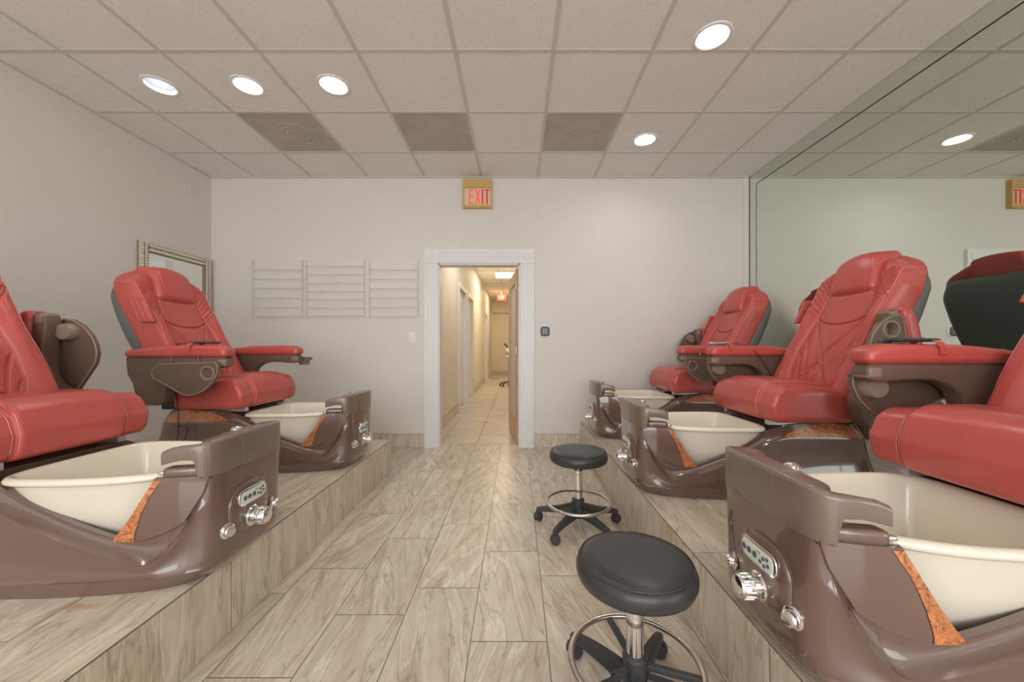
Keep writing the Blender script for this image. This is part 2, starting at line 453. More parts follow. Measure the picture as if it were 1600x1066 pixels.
def platform(name, x0, x1, y0, y1, face_x, sgn, end=False):
    t = Tiles(); z = PLAT
    # top tiles run along y
    k = 0; x = face_x
    while (x > x0 if sgn > 0 else x < x1):
        xa, xb = (max(x - 0.30, x0), x) if sgn > 0 else (x, min(x + 0.30, x1))
        y = y1 + (0.2 if k % 2 else 0.45)
        while y > y0:
            ya, yb = max(y - 0.61, y0), min(y, y1)
            if yb > ya: t.tile((0, 0, z), (1, 0, 0), (0, 1, 0), xa, xb, ya, yb, gap=0.001, skew=0.15)
            y -= 0.61
        x -= 0.30 * sgn; k += 1
    # riser: veins vertical
    y = y1
    while y > y0:
        ya = max(y - 0.61, y0)
        t.tile((face_x, 0, 0), (0, 1, 0), (0, 0, 1), ya, y, 0, z - 0.004, gap=0.0012, skew=0.06)
        y -= 0.61
    if end:
        x = face_x
        while x > x0:
            xa = max(x - 0.61, x0)
            t.tile((0, y1, 0), (1, 0, 0), (0, 0, 1), xa, x, 0, z - 0.004, gap=0.0012, skew=0.06); x -= 0.61
    e = 0.003
    ax0, ax1 = (x0, face_x - e) if sgn > 0 else (face_x + e, x1)
    t.quad([(ax0, y0, z - e), (ax1, y0, z - e), (ax1, y1 - e, z - e), (ax0, y1 - e, z - e)])
    fx = face_x - e * sgn
    t.quad([(fx, y0, 0), (fx, y1 - e, 0), (fx, y1 - e, z), (fx, y0, z)])
    t.quad([(ax0, y1 - e, 0), (ax1, y1 - e, 0), (ax1, y1 - e, z), (ax0, y1 - e, z)])
    t.quad([(ax0, y0, 0), (ax1, y0, 0), (ax1, y0, z), (ax0, y0, z)])
    o = t.build(name, M['ptile'], M['grout']); o['kind'] = 'structure'
    return o
platform('floor_platform_left', WXL, PLX, -1.6, PLY, PLX, 1, True)
platform('floor_platform_right', PRX, WXR, -1.6, WALL_Y, PRX, -1)

# ------------------------------------------------------------------ walls
TH = 0.14
OX0, OX1, OZ = -0.845, 0.035, 1.985      # doorway opening
b = MB(); b.box(WXL - TH, OX0, WALL_Y, WALL_Y + TH, 0, CEIL + 0.1)
b.box(OX1, WXR + TH, WALL_Y, WALL_Y + TH, 0, CEIL + 0.1); b.box(OX0, OX1, WALL_Y, WALL_Y + TH, OZ, CEIL + 0.1)
struct('wall_back', b, M['wall'], smooth=False)
struct('wall_left', MB().box(WXL - TH, WXL, FRONT_Y - TH, WALL_Y, 0, CEIL + 0.1), M['wall'], smooth=False)
struct('wall_right', MB().box(WXR, WXR + TH, FRONT_Y - TH, WALL_Y, 0, CEIL + 0.1), M['wall'], smooth=False)
b = MB(); b.box(WXL, -2.9, FRONT_Y - TH, FRONT_Y, 0, CEIL + 0.1); b.box(2.3, WXR, FRONT_Y - TH, FRONT_Y, 0, CEIL + 0.1)
b.box(-2.9, 2.3, FRONT_Y - TH, FRONT_Y, 0, 0.35); b.box(-2.9, 2.3, FRONT_Y - TH, FRONT_Y, 2.75, CEIL + 0.1)
struct('wall_front', b, M['wall'], smooth=False)
b = MB()
for x in (-2.9, -1.17, 0.56, 2.25): b.box(x, x + 0.05, FRONT_Y - 0.08, FRONT_Y - 0.02, 0.35, 2.75)
b.box(-2.9, 2.3, FRONT_Y - 0.08, FRONT_Y - 0.02, 0.35, 0.4); b.box(-2.9, 2.3, FRONT_Y - 0.08, FRONT_Y - 0.02, 2.70, 2.75)
struct('window_1', b, M['trim'], smooth=False)

# baseboards of the same tile
def baseboard(name, segs):
    t = Tiles()
    for (o, U, a0, a1, nrm) in segs:
        a = a0
        o = Vector(o); nrm = Vector(nrm)
        while a < a1 - 0.01:
            b_ = min(a + 0.61, a1)
            t.tile(o + nrm * 0.010, U, (0, 0, 1), a, b_, 0, 0.145, gap=0.001, skew=0.05); a = b_
        Uv = Vector(U); e = nrm * 0.009
        t.quad([o + e + Uv * a0, o + e + Uv * a1, o + e + Uv * a1 + Vector((0, 0, .146)), o + e + Uv * a0 + Vector((0, 0, .146))])
        t.quad([o + e + Uv * a0 + Vector((0, 0, .146)), o + e + Uv * a1 + Vector((0, 0, .146)), o + Uv * a1 + Vector((0, 0, .146)), o + Uv * a0 + Vector((0, 0, .146))])
    o = t.build(name, M['tile'], M['grout']); o['kind'] = 'structure'
baseboard('baseboard_back', [((0, WALL_Y, 0), (1, 0, 0), WXL, -0.992, (0, -1, 0)), ((0, WALL_Y, 0), (1, 0, 0), 0.19, PRX, (0, -1, 0))])
baseboard('baseboard_left', [((WXL, 0, 0), (0, 1, 0), PLY, WALL_Y - 0.011, (1, 0, 0))])

# ------------------------------------------------------------------ ceiling
LIGHTS = [(-2.50, 2.647, 'c'), (-1.885, 2.647, 'w'), (-1.28, 2.64, 'w'), (1.157, 2.227, 'w'), (1.135, 3.334, 'w'),
          (-2.50, 0.8, 'w'), (-1.28, 0.8, 'w'), (1.15, 0.9, 'w'), (-2.0, -1.4, 'w'), (0.0, -1.4, 'w'), (1.4, -1.4, 'w')]  # this row: unseen lamps added for extra light and glossy highlights
VENTS = [(-2.211, 2.944), (-0.991, 2.944), (0.229, 2.944)]
R_CAN = 0.088
xs = [-0.381 + 0.61 * k for k in range(-6, 6)]; ys = [2.334 + 0.61 * k for k in range(-11, 4)]
xe = [WXL] + [x for x in xs if WXL + .02 < x < WXR - .02] + [WXR]
ye = [FRONT_Y] + [y for y in ys if FRONT_Y + .02 < y < WALL_Y - .02] + [WALL_Y]
b = MB()
for i in range(len(xe) - 1):
    for j in range(len(ye) - 1):
        x0, x1, y0, y1 = xe[i], xe[i + 1], ye[j], ye[j + 1]
        if any(abs(x0 - vx) < .01 and abs(y0 - vy) < .02 for vx, vy in VENTS): continue
        L_ = [l for l in LIGHTS if x0 < l[0] < x1 and y0 < l[1] < y1]
        if not L_:
            b.add([(x0, y0, CEIL), (x1, y0, CEIL), (x1, y1, CEIL), (x0, y1, CEIL)], [(0, 1, 2, 3)])
        else:
            cx, cy, _ = L_[0]; n = 48; vi = []; vo = []
            angs = sorted([2 * pi * k / n for k in range(n)] + [math.atan2(py - cy, px - cx) % (2 * pi) for px in (x0, x1) for py in (y0, y1)])
            for a in angs:
                dx, dy = cos(a), sin(a)
                tx = ((x1 - cx) / dx if dx > 0 else (x0 - cx) / dx) if abs(dx) > 1e-9 else 1e9
                ty = ((y1 - cy) / dy if dy > 0 else (y0 - cy) / dy) if abs(dy) > 1e-9 else 1e9
                t = min(tx, ty)
                vi.append((cx + R_CAN * dx, cy + R_CAN * dy, CEIL)); vo.append((cx + t * dx, cy + t * dy, CEIL))
            m_ = len(angs)
            b.add(vi + vo, [(k, (k + 1) % m_, m_ + (k + 1) % m_, m_ + k) for k in range(m_)])
struct('ceiling', b, M['ceil'], smooth=False, fixn=False)
b = MB()
for x in xe[1:-1]: b.box(x - 0.0125, x + 0.0125, FRONT_Y, WALL_Y, CEIL - 0.004, CEIL + 0.03)
for y in ye[1:-1]:
    for i in range(len(xe) - 1): b.box(xe[i] + 0.0125, xe[i + 1] - 0.0125, y - 0.0125, y + 0.0125, CEIL - 0.003, CEIL + 0.03)
b.box(WXL, WXL + 0.022, FRONT_Y, WALL_Y, CEIL - 0.012, CEIL + 0.02); b.box(WXR - 0.012, WXR, FRONT_Y, WALL_Y, CEIL - 0.006, CEIL + 0.02)
b.box(WXL + 0.022, WXR - 0.022, WALL_Y - 0.022, WALL_Y, CEIL - 0.012, CEIL + 0.02)
struct('trim_1', b, M['tbar'], smooth=False)
b = MB().box(WXL - TH, WXR + TH, FRONT_Y - TH, WALL_Y + TH, CEIL + 0.25, CEIL + 0.3)
struct('ceiling_slab', b, M['wall'], smooth=False)

def round_light(i, x, y, k):
    lab = ['cool white recessed ceiling light nearest the left wall', 'recessed ceiling light in the middle of the row of three on the left',
           'recessed ceiling light right of the row of three on the left', 'large bright recessed ceiling light nearest the camera on the right',
           'bright recessed ceiling light beside the rightmost dusty ceiling panel']
    t = thing('ceiling_light', lab[i] if i < 5 else ['added unseen ceiling light above the nearest left chair', 'added unseen ceiling light above the aisle edge of the left platform', 'added unseen ceiling light above the nearest right chair', 'added unseen ceiling light behind the camera on the left', 'added unseen ceiling light behind the camera over the aisle', 'added unseen ceiling light behind the camera on the right'][i - 5], 'ceiling light', (x, y, CEIL), 0, 'recessed ceiling lights' if i < 5 else 'added unseen ceiling lights nearer the shop window')
    def ring(): return MB().lathe([(0.083, 0.012), (0.084, -0.004), (0.090, -0.008), (0.106, -0.006), (0.110, 0.0)], 48, open_=True).mesh('trim_ring')
    def can(): return MB().lathe([(0.086, 0.0), (0.080, 0.05), (0.072, 0.085), (0.0, 0.086)], 48, open_=True).mesh('reflector')
    new('trim_ring', cached('lring', ring), M['trim'], t)
    new('reflector', cached('lcan', can), M['canin'], t)
    if i == 1:
        me = cached('llens1', lambda: MB().lathe([(0.0, 0.050), (0.040, 0.052), (0.052, 0.060), (0.054, 0.08)], 40, open_=True).mesh('lens'))
        new('lens', me, M['lamp'], t, loc=(0.0, 0.0, 0.0))
    elif k == 'c':
        me = cached('llensc', lambda: MB().lathe([(0.0, 0.010), (0.05, 0.012), (0.068, 0.020), (0.074, 0.05)], 40, open_=True).mesh('lens'))
        new('lens', me, M['lampc'], t)
        new('bulb', cached('lbulb', lambda: MB().lathe([(0.0, 0.002), (0.020, 0.004), (0.026, 0.012)], 30, open_=True).mesh('bulb')), M['lamp'], t)
    else:
        me = cached('llensw', lambda: MB().lathe([(0.0, 0.008), (0.05, 0.010), (0.068, 0.020), (0.076, 0.05)], 40, open_=True).mesh('lens'))
        new('lens', me, M['lamp'], t)
for i, (x, y, k) in enumerate(LIGHTS): round_light(i, x, y, k)

vl = ['dusty grey ceiling panel with faint round vent marks, left of the three', 'dusty brown speckled ceiling panel, middle of the three', 'dusty grey ceiling panel with a raised round fan mark, right of the three']
for i, (vx, vy) in enumerate(VENTS):
    t = thing('ceiling_vent', vl[i], 'ceiling vent', (vx + 0.305, vy + 0.305, CEIL), 0, 'dusty vent panels in the ceiling')
    b = MB(); b.add([(-.305, -.305, 0.002), (.305, -.305, 0.002), (.305, .305, 0.002), (-.305, .305, 0.002)], [(0, 1, 2, 3)])
    new('vent_panel', b.mesh('vent_panel', smooth=False, fixn=False), M['dirty'], t)
    if i != 1:
        b = MB()
        for r in ((0.06, 0.10, 0.15) if i == 0 else (0.10, 0.135)):
            n = 40; p = [(r * cos(2 * pi * k / n) * (1.0 + .12 * sin(3 * k)), r * sin(2 * pi * k / n), 0.0) for k in range(n if i == 0 else 30)]
            b.tube(p, 0.006, 6, closed=(i == 0), flat=0.4)
        new('fan_ring', b.mesh('fan_ring'), M['dust'], t)

# ------------------------------------------------------------------ big wall mirror on the right
t = thing('wall_mirror', 'wall-sized greenish mirror with a mirrored border strip behind the right chairs', 'mirror', (WXR - 0.003, 0, 0))
bw = 0.112; zt = CEIL - 0.007; y0m, y1m = -1.6, WALL_Y - 0.008; zb = PLAT + 0.12; g = 0.009
def vplane(y0, y1, z0, z1, x=0.0, th=0.002):
    return MB().box(x - th, x, y0, y1, z0, z1)
new('mirror_panel', vplane(y0m, y1m - bw - g, zb, zt - bw - g).mesh('m', smooth=False), M['mirror'], t)
b = vplane(y0m, y1m - bw, zt - bw, zt); 
new('top_strip', b.mesh('m', smooth=False), M['mirror'], t)
new('side_strip', vplane(y1m - bw, y1m, zb, zt - bw * 0.0 - 0.0).mesh('m', smooth=False), M['mirror'], t)
b = MB(); b.box(-0.003, 0.001, y0m, y1m - bw, zt - bw - g, zt - bw); b.box(-0.003, 0.001, y1m - bw - g, y1m - bw, zb, zt - bw)
b.box(-0.0035, 0.001, y1m, y1m + 0.006, zb, zt)
new('seam', b.mesh('m', smooth=False), M['seam'], t)

# ------------------------------------------------------------------ door casing
def casing():
    b = MB(); w_ = 0.150; dpt = 0.022
    def flute(x0, x1, z0, z1, vert):
        a0, a1 = (x0, x1) if vert else (z0, z1)
        W = a1 - a0; prof = [(0, 0), (0, dpt)]; n = 5; mrg = .012; st = (W - 2 * mrg) / n
        prof.append((mrg - .001, dpt))
        for k in range(n):
            o_ = mrg + st * k
            prof += [(o_ + st * .12, dpt), (o_ + st * .20, dpt + .005), (o_ + st * .80, dpt + .005), (o_ + st * .88, dpt)]
        prof += [(W - mrg + .001, dpt), (W, dpt), (W, 0)]
        m_ = len(prof)
        if vert: rows = [[(x0 + p, WALL_Y - d, z) for p, d in prof] for z in (z0, z1)]
        else: rows = [[(x, WALL_Y - d, z0 + p) for p, d in prof] for x in (x0, x1)]
        b.grid(rows)
    xl0, xr1 = -0.992, 0.188
    flute(xl0, xl0 + w_, 0, OZ, True); flute(xr1 - w_, xr1, 0, OZ, True); flute(xl0 + w_, xr1 - w_, OZ, OZ + w_, False)
    for x0 in (xl0, xr1 - w_):
        b.box(x0 - .002, x0 + w_ + .002, WALL_Y - dpt - 0.012, WALL_Y, OZ, OZ + w_)
        b.lathe([(0.048, 0.0), (0.046, -0.006), (0.034, -0.004), (0.026, -0.002), (0.016, -0.008), (0, -0.010)], 28, (x0 + w_ / 2, WALL_Y - dpt - 0.012, OZ + w_ / 2), 'y')
    # jamb lining
    b.box(OX0 - .002, OX0 + 0.014, WALL_Y, WALL_Y + TH, 0, OZ); b.box(OX1 - 0.014, OX1 + .002, WALL_Y, WALL_Y + TH, 0, OZ)
    b.box(OX0, OX1, WALL_Y, WALL_Y + TH, OZ - 0.014, OZ + .002)
    return b
struct('trim_2', casing(), M['trim'], smooth=False)
struct('trim_3', MB().box(WXR - 0.072, WXR - 0.012, WALL_Y - 0.008, WALL_Y, PLAT, CEIL - .012), M['wall'], smooth=False)

# ------------------------------------------------------------------ hallway
HX0, HX1, HY0, HY1, HZ = -0.975, 0.12, WALL_Y + TH, 14.6, 2.92
b = MB(); b.box(HX0 - .1, HX0, HY0, 6.38, 0, HZ); b.box(HX0 - .1, HX0, 7.25, 7.55, 0, HZ); b.box(HX0 - .1, HX0, 8.35, 11.6, 0, HZ)
b.box(HX0 - .1, HX0, 6.38, 7.25, 2.1, HZ); b.box(HX0 - .1, HX0, 7.55, 8.35, 2.1, HZ)
b.box(HX0 - .1, HX0, 12.4, HY1, 0, HZ); b.box(HX0 - .1, HX0, 11.6, 12.4, 2.1, HZ)
struct('wall_hall_left', b, M['hallw'], smooth=False)
struct('wall_hall_right', MB().box(HX1, HX1 + .1, HY0, HY1, 0, HZ), M['hallw'], smooth=False)
struct('wall_hall_end', MB().box(HX0 - .1, HX1 + .1, HY1, HY1 + .1, 0, HZ), M['hallw'], smooth=False)
struct('ceiling_hall', MB().box(HX0 - .1, HX1 + .1, HY0, HY1, HZ, HZ + .05), M['ceil'], smooth=False)
b = MB()
for k in range(1, 17): 
    y = HY0 + 0.61 * k; b.box(HX0, HX1, y - .012, y + .012, HZ - .005, HZ)
b.box(-.44, -.415, HY0, HY1, HZ - .006, HZ)
struct('trim_4', b, M['tbar'], smooth=False)
# rooms behind the left hall openings
b = MB(); b.box(HX0 - 1.2, HX0 - 1.1, HY0, 13, 0, HZ)
struct('wall_side_room', b, M['trim'], smooth=False)
t = Tiles()
t.quad([(HX0 - 1.2, HY0, -0.003), (HX1, HY0, -0.003), (HX1, HY1, -0.003), (HX0 - 1.2, HY1, -0.003)])
k0 = -3
y = HY0
r_ = 0
while y < HY1:
    for k in range(-4, 2):
        x0 = -0.445 + 0.405 * k; x1 = x0 + 0.405
        x1 = min(x1, HX1)
        if x1 > x0: t.tile((0, 0, 0), (1, 0, 0), (0, 1, 0), x0, x1, y, min(y + 0.405, HY1), gap=0.003)
    y += 0.405; r_ += 1
hf = t.build('floor_hall', M['htile'], M['hgrout']); hf['kind'] = 'structure'
b = MB()
for d in (5.42, 6.64, 7.86, 9.07, 10.3):
    for x in (-0.445,):
        s = 0.045; b.add([(x - s, d, .0012), (x, d - s * 1.3, .0012), (x + s, d, .0012), (x, d + s * 1.3, .0012)], [(0, 1, 2, 3)])
acc = struct('floor_accent_tiles', b, M['accent'], smooth=False, fixn=False)
baseboard('baseboard_hall', [((HX0, 0, 0), (0, 1, 0), HY0, 6.3, (1, 0, 0)), ((HX0, 0, 0), (0, 1, 0), 8.43, 11.5, (1, 0, 0)), ((0, HY1, 0), (1, 0, 0), HX0, HX1, (0, -1, 0))])
def dcase(y0, y1):
    b = MB(); w_ = 0.07
    b.box(HX0, HX0 + 0.02, y0 - w_, y0, 0, 2.1 + w_); b.box(HX0, HX0 + 0.02, y1, y1 + w_, 0, 2.1 + w_); b.box(HX0, HX0 + 0.02, y0 + .0005, y1 - .0005, 2.1, 2.1 + w_)
    b.box(HX0 - .1, HX0, y0, y0 + .015, 0, 2.1); b.box(HX0 - .1, HX0, y1 - .015, y1, 0, 2.1)
    return b
for n__, (ya, yb) in ((2, (6.395, 7.235)), (3, (7.565, 8.335)), (4, (11.615, 12.385))):
    bb = MB().box(HX0 - .085, HX0 - .05, ya, yb, 0.01, 2.095)
    for (za, zb2) in ((.15, .95), (1.1, 1.98)): bb.box(HX0 - .05, HX0 - .044, ya + .12, yb - .12, za, zb2)
    struct('door_%d' % n__, bb, M['trim'], smooth=False)
struct('trim_5', dcase(6.38, 7.25), M['trim'], smooth=False)
struct('trim_6', dcase(7.55, 8.35), M['trim'], smooth=False)
struct('trim_7', dcase(11.6, 12.4), M['trim'], smooth=False)
area_light('hall_fill_near', (-0.4, 5.6, HZ - 0.05), (0, 0, 0), 0.5, 0.9, 16, (1, 0.96, 0.90))  # fill without a fixture, added to brighten the near hall wall
area_light('hall_lamp', (-0.4, 9.3, HZ - 0.05), (0, 0, 0), 0.5, 0.9, 26, (1, 0.86, 0.62))
area_light('hall_lamp_far', (-0.4, 12.6, HZ - 0.05), (0, 0, 0), 0.5, 0.9, 22, (1, 0.84, 0.58))
t = thing('ceiling_light_panel', 'rectangular lit light panel in the hallway ceiling', 'ceiling light', (-0.26, 9.6, HZ))
new('diffuser', MB().box(-.27, .27, -.42, .42, -0.012, 0.0).mesh('diffuser', smooth=False), M['panel'], t)
b = MB(); b.box(-.29, -.27, -.44, .44, -.014, 0); b.box(.27, .29, -.44, .44, -.014, 0); b.box(-.27, .27, -.44, -.42, -.014, 0); b.box(-.27, .27, .42, .44, -.014, 0)
new('frame', b.mesh('frame', smooth=False), M['trim'], t)
# open oak door with a tall frosted pane
DW = 0.86
t = new('door_1', None); t['kind'] = 'structure'; t.location = (0.022, WALL_Y + TH - 0.005, 0); t.rotation_euler = (0, 0, radians(97))
b = MB(); b.box(0, 0.12, -0.02, 0.02, 0.01, 1.96); b.box(DW - 0.12, DW, -0.02, 0.02, 0.01, 1.96)
b.box(0.12, DW - 0.12, -0.02, 0.02, 0.01, 0.25); b.box(0.12, DW - 0.12, -0.02, 0.02, 1.82, 1.96)
new('door_frame', b.mesh('door_frame', smooth=False), M['wood'], t)
new('pane', MB().box(0.12, DW - .12, -.006, .006, .25, 1.82).mesh('pane', smooth=False), M['frost'], t)
b = MB(); 
for sgn in (1, -1): b.lathe([(0.0, 0.075 * sgn), (0.022, 0.07 * sgn), (0.028, 0.055 * sgn), (0.012, 0.035 * sgn), (0.028, 0.02 * sgn)], 20, (DW - 0.06, 0, 1.0), 'y')
new('door_knob', b.mesh('door_knob'), M['brushed'], t)
for z in (0.25, 1.0, 1.72):
    new('hinge', MB().lathe([(0.007, 0), (0.007, 0.09)], 10, (-0.004, 0.024, z)).mesh('hinge'), M['brushed'], t)

# lit exit sign at the hall end, equipment stand, wall rail
def letters(h, w_, gap, s, depth):
    """EXIT as prisms in the xz plane, facing -y; returns list of MB"""
    out = []
    def bar(mb, x0, z0, x1, z1): mb.box(x0, x1, -depth, 0, z0, z1)
    x = 0
    E = MB(); bar(E, x, 0, x + s, h); 
    for z in (0, (h - s * .85) / 2, h - s * .85): bar(E, x + s, z, x + w_ * (0.9 if z else 1), z + s * .85)
    out.append(E); x += w_ + gap
    X = MB()
    for (a, c) in ((x, x + w_ - s), (x + w_ - s, x)):
        X.add([(a, -depth, 0), (a + s, -depth, 0), (c + s, -depth, h), (c, -depth, h), (a, 0, 0), (a + s, 0, 0), (c + s, 0, h), (c, 0, h)],
              [(0, 1, 2, 3), (4, 7, 6, 5), (0, 4, 5, 1), (1, 5, 6, 2), (2, 6, 7, 3), (3, 7, 4, 0)])
        depth *= 1.02
    out.append(X); x += w_ + gap
    I = MB(); bar(I, x, 0, x + s, h); out.append(I); x += s + gap
    T = MB(); bar(T, x, h - s * .85, x + w_, h); bar(T, x + (w_ - s) / 2, 0, x + (w_ + s) / 2, h - s * .85); out.append(T); x += w_
    return out, x
t = thing('exit_sign', 'mustard yellow exit sign with red letters above the doorway', 'exit sign', (-0.4185, WALL_Y, 2.574))
b = MB(); b.box(-.156, .156, -.05, 0, 0, .030); b.box(-.156, .156, -.05, 0, .222, .304); b.box(-.156, -.142, -.05, 0, .03, .222); b.box(.142, .156, -.05, 0, .03, .222); b.box(-.142, .142, -.03, 0, .03, .222)
b.box(-.158, .158, -.053, -.048, .214, .224)
new('housing', b.mesh('housing', smooth=False), M['gold'], t)
new('face', MB().box(-.142, .142, -.040, -.0305, .03, .214).mesh('face', smooth=False), M['signf'], t)
ls, wd = letters(0.155, 0.058, 0.011, 0.017, 0.004)
for nm, l, i in zip('EXIT', ls, range(4)):
    l.v = [(x - 0.092, y - 0.040, z + 0.042) for x, y, z in l.v]
    new('letter', l.mesh('letter', smooth=False, fixn=False), M['redlb'] if i < 2 else M['redl'], t)
t = thing('exit_sign', 'small lit red exit sign high at the far end of the hallway', 'exit sign', (-0.50, 12.55, 2.62))
new('sign_body', MB().box(-.15, .15, -.04, 0, 0, .19).mesh('s', smooth=False), M['redlb'], t)
ls, wd = letters(0.11, 0.045, 0.012, 0.012, 0.003)
for l in ls:
    l.v = [(x - wd / 2, y - .041, z + .04) for x, y, z in l.v]
    new('letter', l.mesh('letter', smooth=False, fixn=False), M['signf'], t)
new('stem', MB().box(-.01, .01, -.03, -.01, .19, .30).mesh('stem', smooth=False), M['trim'], t)
t = thing('equipment_stand', 'black and white wheeled salon equipment stand in the hallway behind the door', 'equipment', (-0.22, 10.4, 0))
b = MB()
for k in range(5):
    a = 2 * pi * k / 5 + .3; b.tube([(0, 0, .12), (.13 * cos(a), .13 * sin(a), .10), (.24 * cos(a), .24 * sin(a), .06)], 0.018, 8)
    b.lathe([(0, -.02), (.03, -.02), (.03, .02), (0, .02)], 12, (.24 * cos(a), .24 * sin(a), .03), 'y')
new('base', b.mesh('base'), M['black'], t)
new('pole', MB().tube([(0, 0, .1), (0, 0, .8)], .018).mesh('pole'), M['steel'], t)
new('head', rbox((.08, .09, .13), .03, (6, 6, 6), c=(0, 0, .92)).mesh('head'), M['trim'], t)
new('arm', MB().tube([(0, 0, 1.0), (-.05, 0, 1.12), (-.13, 0, 1.17)], .022).mesh('arm'), M['black'], t)
o = new('wall_rail', MB().box(-.9, -.1, 0, .03, 0, .02).mesh('wall_rail', smooth=False), M['armrim'], loc=(0, HY1 - .03, 2.37)); tag(o, 'thin brown rail across the end wall of the hallway', 'rail')
b = rbox((.12, .06, .025), .02, (8, 6, 4), lambda x, y, z: (x, y, z + .01 * sin(40 * x)))
o = new('floor_cloth', b.mesh('floor_cloth'), M['label'], loc=(-.72, 12.9, .026)); tag(o, 'small crumpled cloth on the floor at the far end of the hallway', 'cloth')

# ------------------------------------------------------------------ things on the back and left wall
def rack(x0, x1, z0, z1, shelves, label):
    t = thing('display_rack', label, 'display rack', ((x0 + x1) / 2, WALL_Y, z0), 0, 'clear polish racks on the back wall')
    h = (x1 - x0) / 2; H = z1 - z0
    new('back_panel', MB().box(-h, h, -.004, -.0005, 0, H).mesh('p', smooth=False), M['acryl'], t)
    for s in (-1, 1):
        new('side_panel', MB().box(s * h - .0025, s * h + .0025, -.048, -.004, 0, H).mesh('p', smooth=False), M['acryl'], t)
    for z in shelves:
        b = MB(); zz = z - z0
        b.box(-h + .003, h - .003, -.046, -.005, zz, zz + .003); b.box(-h + .003, h - .003, -.048, -.046, zz, zz + .008)
        for q in range(16):
            xq = -h + .02 + (2 * h - .04) * q / 15; b.add([(xq - .008, -.049, zz + .008), (xq + .008, -.049, zz + .008), (xq, -.049, zz + .018), (xq - .008, -.046, zz + .008), (xq + .008, -.046, zz + .008), (xq, -.046, zz + .018)], [(0, 1, 2), (3, 5, 4), (0, 2, 5, 3), (1, 4, 5, 2), (0, 3, 4, 1)])
        new('shelf', b.mesh('s', smooth=False), M['acryl2'], t)
    for (sx, sz) in ((-1, H - .035), (1, H - .035)):
        new('screw', MB().lathe([(0.0045, 0), (0.0045, -.002), (0, -.003)], 10, (sx * (h - .04), -.004, sz), 'y').mesh('screw'), M['steel'], t)
M['acryl2'] = M['acryl'].copy(); M['acryl2'].name = 'acrylic_edge'
for n_ in M['acryl2'].node_tree.nodes:
    if n_.type == 'MATH': n_.inputs[2].default_value = 0.05
    if n_.type == 'BSDF_PRINCIPLED': n_.inputs['Base Color'].default_value = (0.80, 0.775, 0.76, 1)
S = 589 / WALL_Y
def wx(px): return (px - 807) / S
def wz(py): return CZ + (542 - py) / S
rack(wx(398), wx(474.5), wz(496), wz(408), [wz(380 + v / 5) for v in (576, 504, 432, 360, 288, 215)], 'clear acrylic polish rack with six shelves, leftmost of the three on the back wall')
rack(wx(481), wx(571), wz(496), wz(408), [wz(380 + v / 5) for v in (572, 510, 445, 382, 318, 252, 188)], 'widest clear acrylic polish rack, middle of the three on the back wall')
rack(wx(579), wx(654), wz(496), wz(408), [wz(380 + v / 5) for v in (576, 504, 432, 360, 288, 215)], 'clear acrylic polish rack nearest the doorway, rightmost of the three')
t = thing('light_switch', 'white light switch on the back wall left of the doorway', 'light switch', (wx(644), WALL_Y, wz(527)))
new('plate', rbox((.036, .003, .058), .0029, (4, 3, 4), c=(0, -.003, 0)).mesh('plate'), M['trim'], t)
new('toggle', MB().box(-.005, .005, -.018, -.005, -.004, .014).mesh('toggle', smooth=False, bevel=.001), M['trim'], t)
t = thing('thermostat', 'dark round keypad on a white wall plate right of the doorway', 'thermostat', (wx(851.5), WALL_Y, wz(518)))
new('plate', MB().lathe([(0.072, 0), (0.072, -.006), (0.066, -.010), (0, -.010)], 36, axis='y').mesh('plate'), M['trim'], t)
b = rbox((.050, .009, .052), (.03, .008, .03), (14, 4, 14), c=(0, -.017, 0)); new('display', b.mesh('display'), M['btn'], t)
for dx in (-.018, 0, .018):
    for dz in (-.02, .0, .02):
        new('button', MB().lathe([(0.005, 0), (0.005, -.002), (0, -.0025)], 10, (dx, -.026, dz), 'y').mesh('b'), M['plate'], t)
t = thing('wall_plate', 'small blank white wall plate high on the left wall', 'wall plate', (WXL, 3.79, 2.675))
new('plate', rbox((.004, .055, .062), .0035, (3, 4, 4), c=(.004, 0, 0)).mesh('plate'), M['wall'], t)
new('rocker', rbox((.003, .018, .034), .0028, (3, 4, 4), c=(.010, 0.01, 0)).mesh('rocker'), M['wall'], t)

# braided frame mirror
t = thing('framed_mirror', 'rectangular mirror in a champagne braided frame on the left wall', 'mirror', (WXL, 0, 0))
my0, my1, mz0, mz1, fw = 3.275, 4.045, 0.80, 2.015, 0.085
b = MB()
b.box(0, .022, my0, my0 + fw, mz0, mz1); b.box(0, .022, my1 - fw, my1, mz0, mz1); b.box(0, .022, my0 + fw, my1 - fw, mz0, mz0 + fw); b.box(0, .022, my0 + fw, my1 - fw, mz1 - fw, mz1)
new('frame', b.mesh('frame', smooth=False), M['frameb'], t)
b = MB()
for (yy, z0_, z1_) in ((my0, mz0, mz1), (my1 - .008, mz0, mz1)): b.box(.022, .030, yy, yy + .008, z0_, z1_)
for (zz) in (mz0, mz1 - .008): b.box(.022, .030, my0 + .008, my1 - .008, zz, zz + .008)
new('frame_edge', b.mesh('frame_edge', smooth=False), M['braid'], t)
b = MB()
def bead(p, d):
    d = Vector(d).normalized() * 0.019; p = Vector(p)
    b.tube([p - d, p - d * .55, p, p + d * .55, p + d], 0.01, 6, rs=[.002, .0085, .0105, .0085, .002])
def strand(y0, z0, y1, z1, horiz):
    L_ = (y1 - y0) if horiz else (z1 - z0); n = int(L_ / 0.0225)
    for k in range(n):
        s_ = (k + .5) / n * L_
        for row, dd in ((-1, 1), (1, -1)):
            if horiz: bead((.026, y0 + s_, z0 + row * .017), (0, 1, dd * 1.0))
            else: bead((.026, y0 + row * .017, z0 + s_), (0, dd * 1.0, 1))
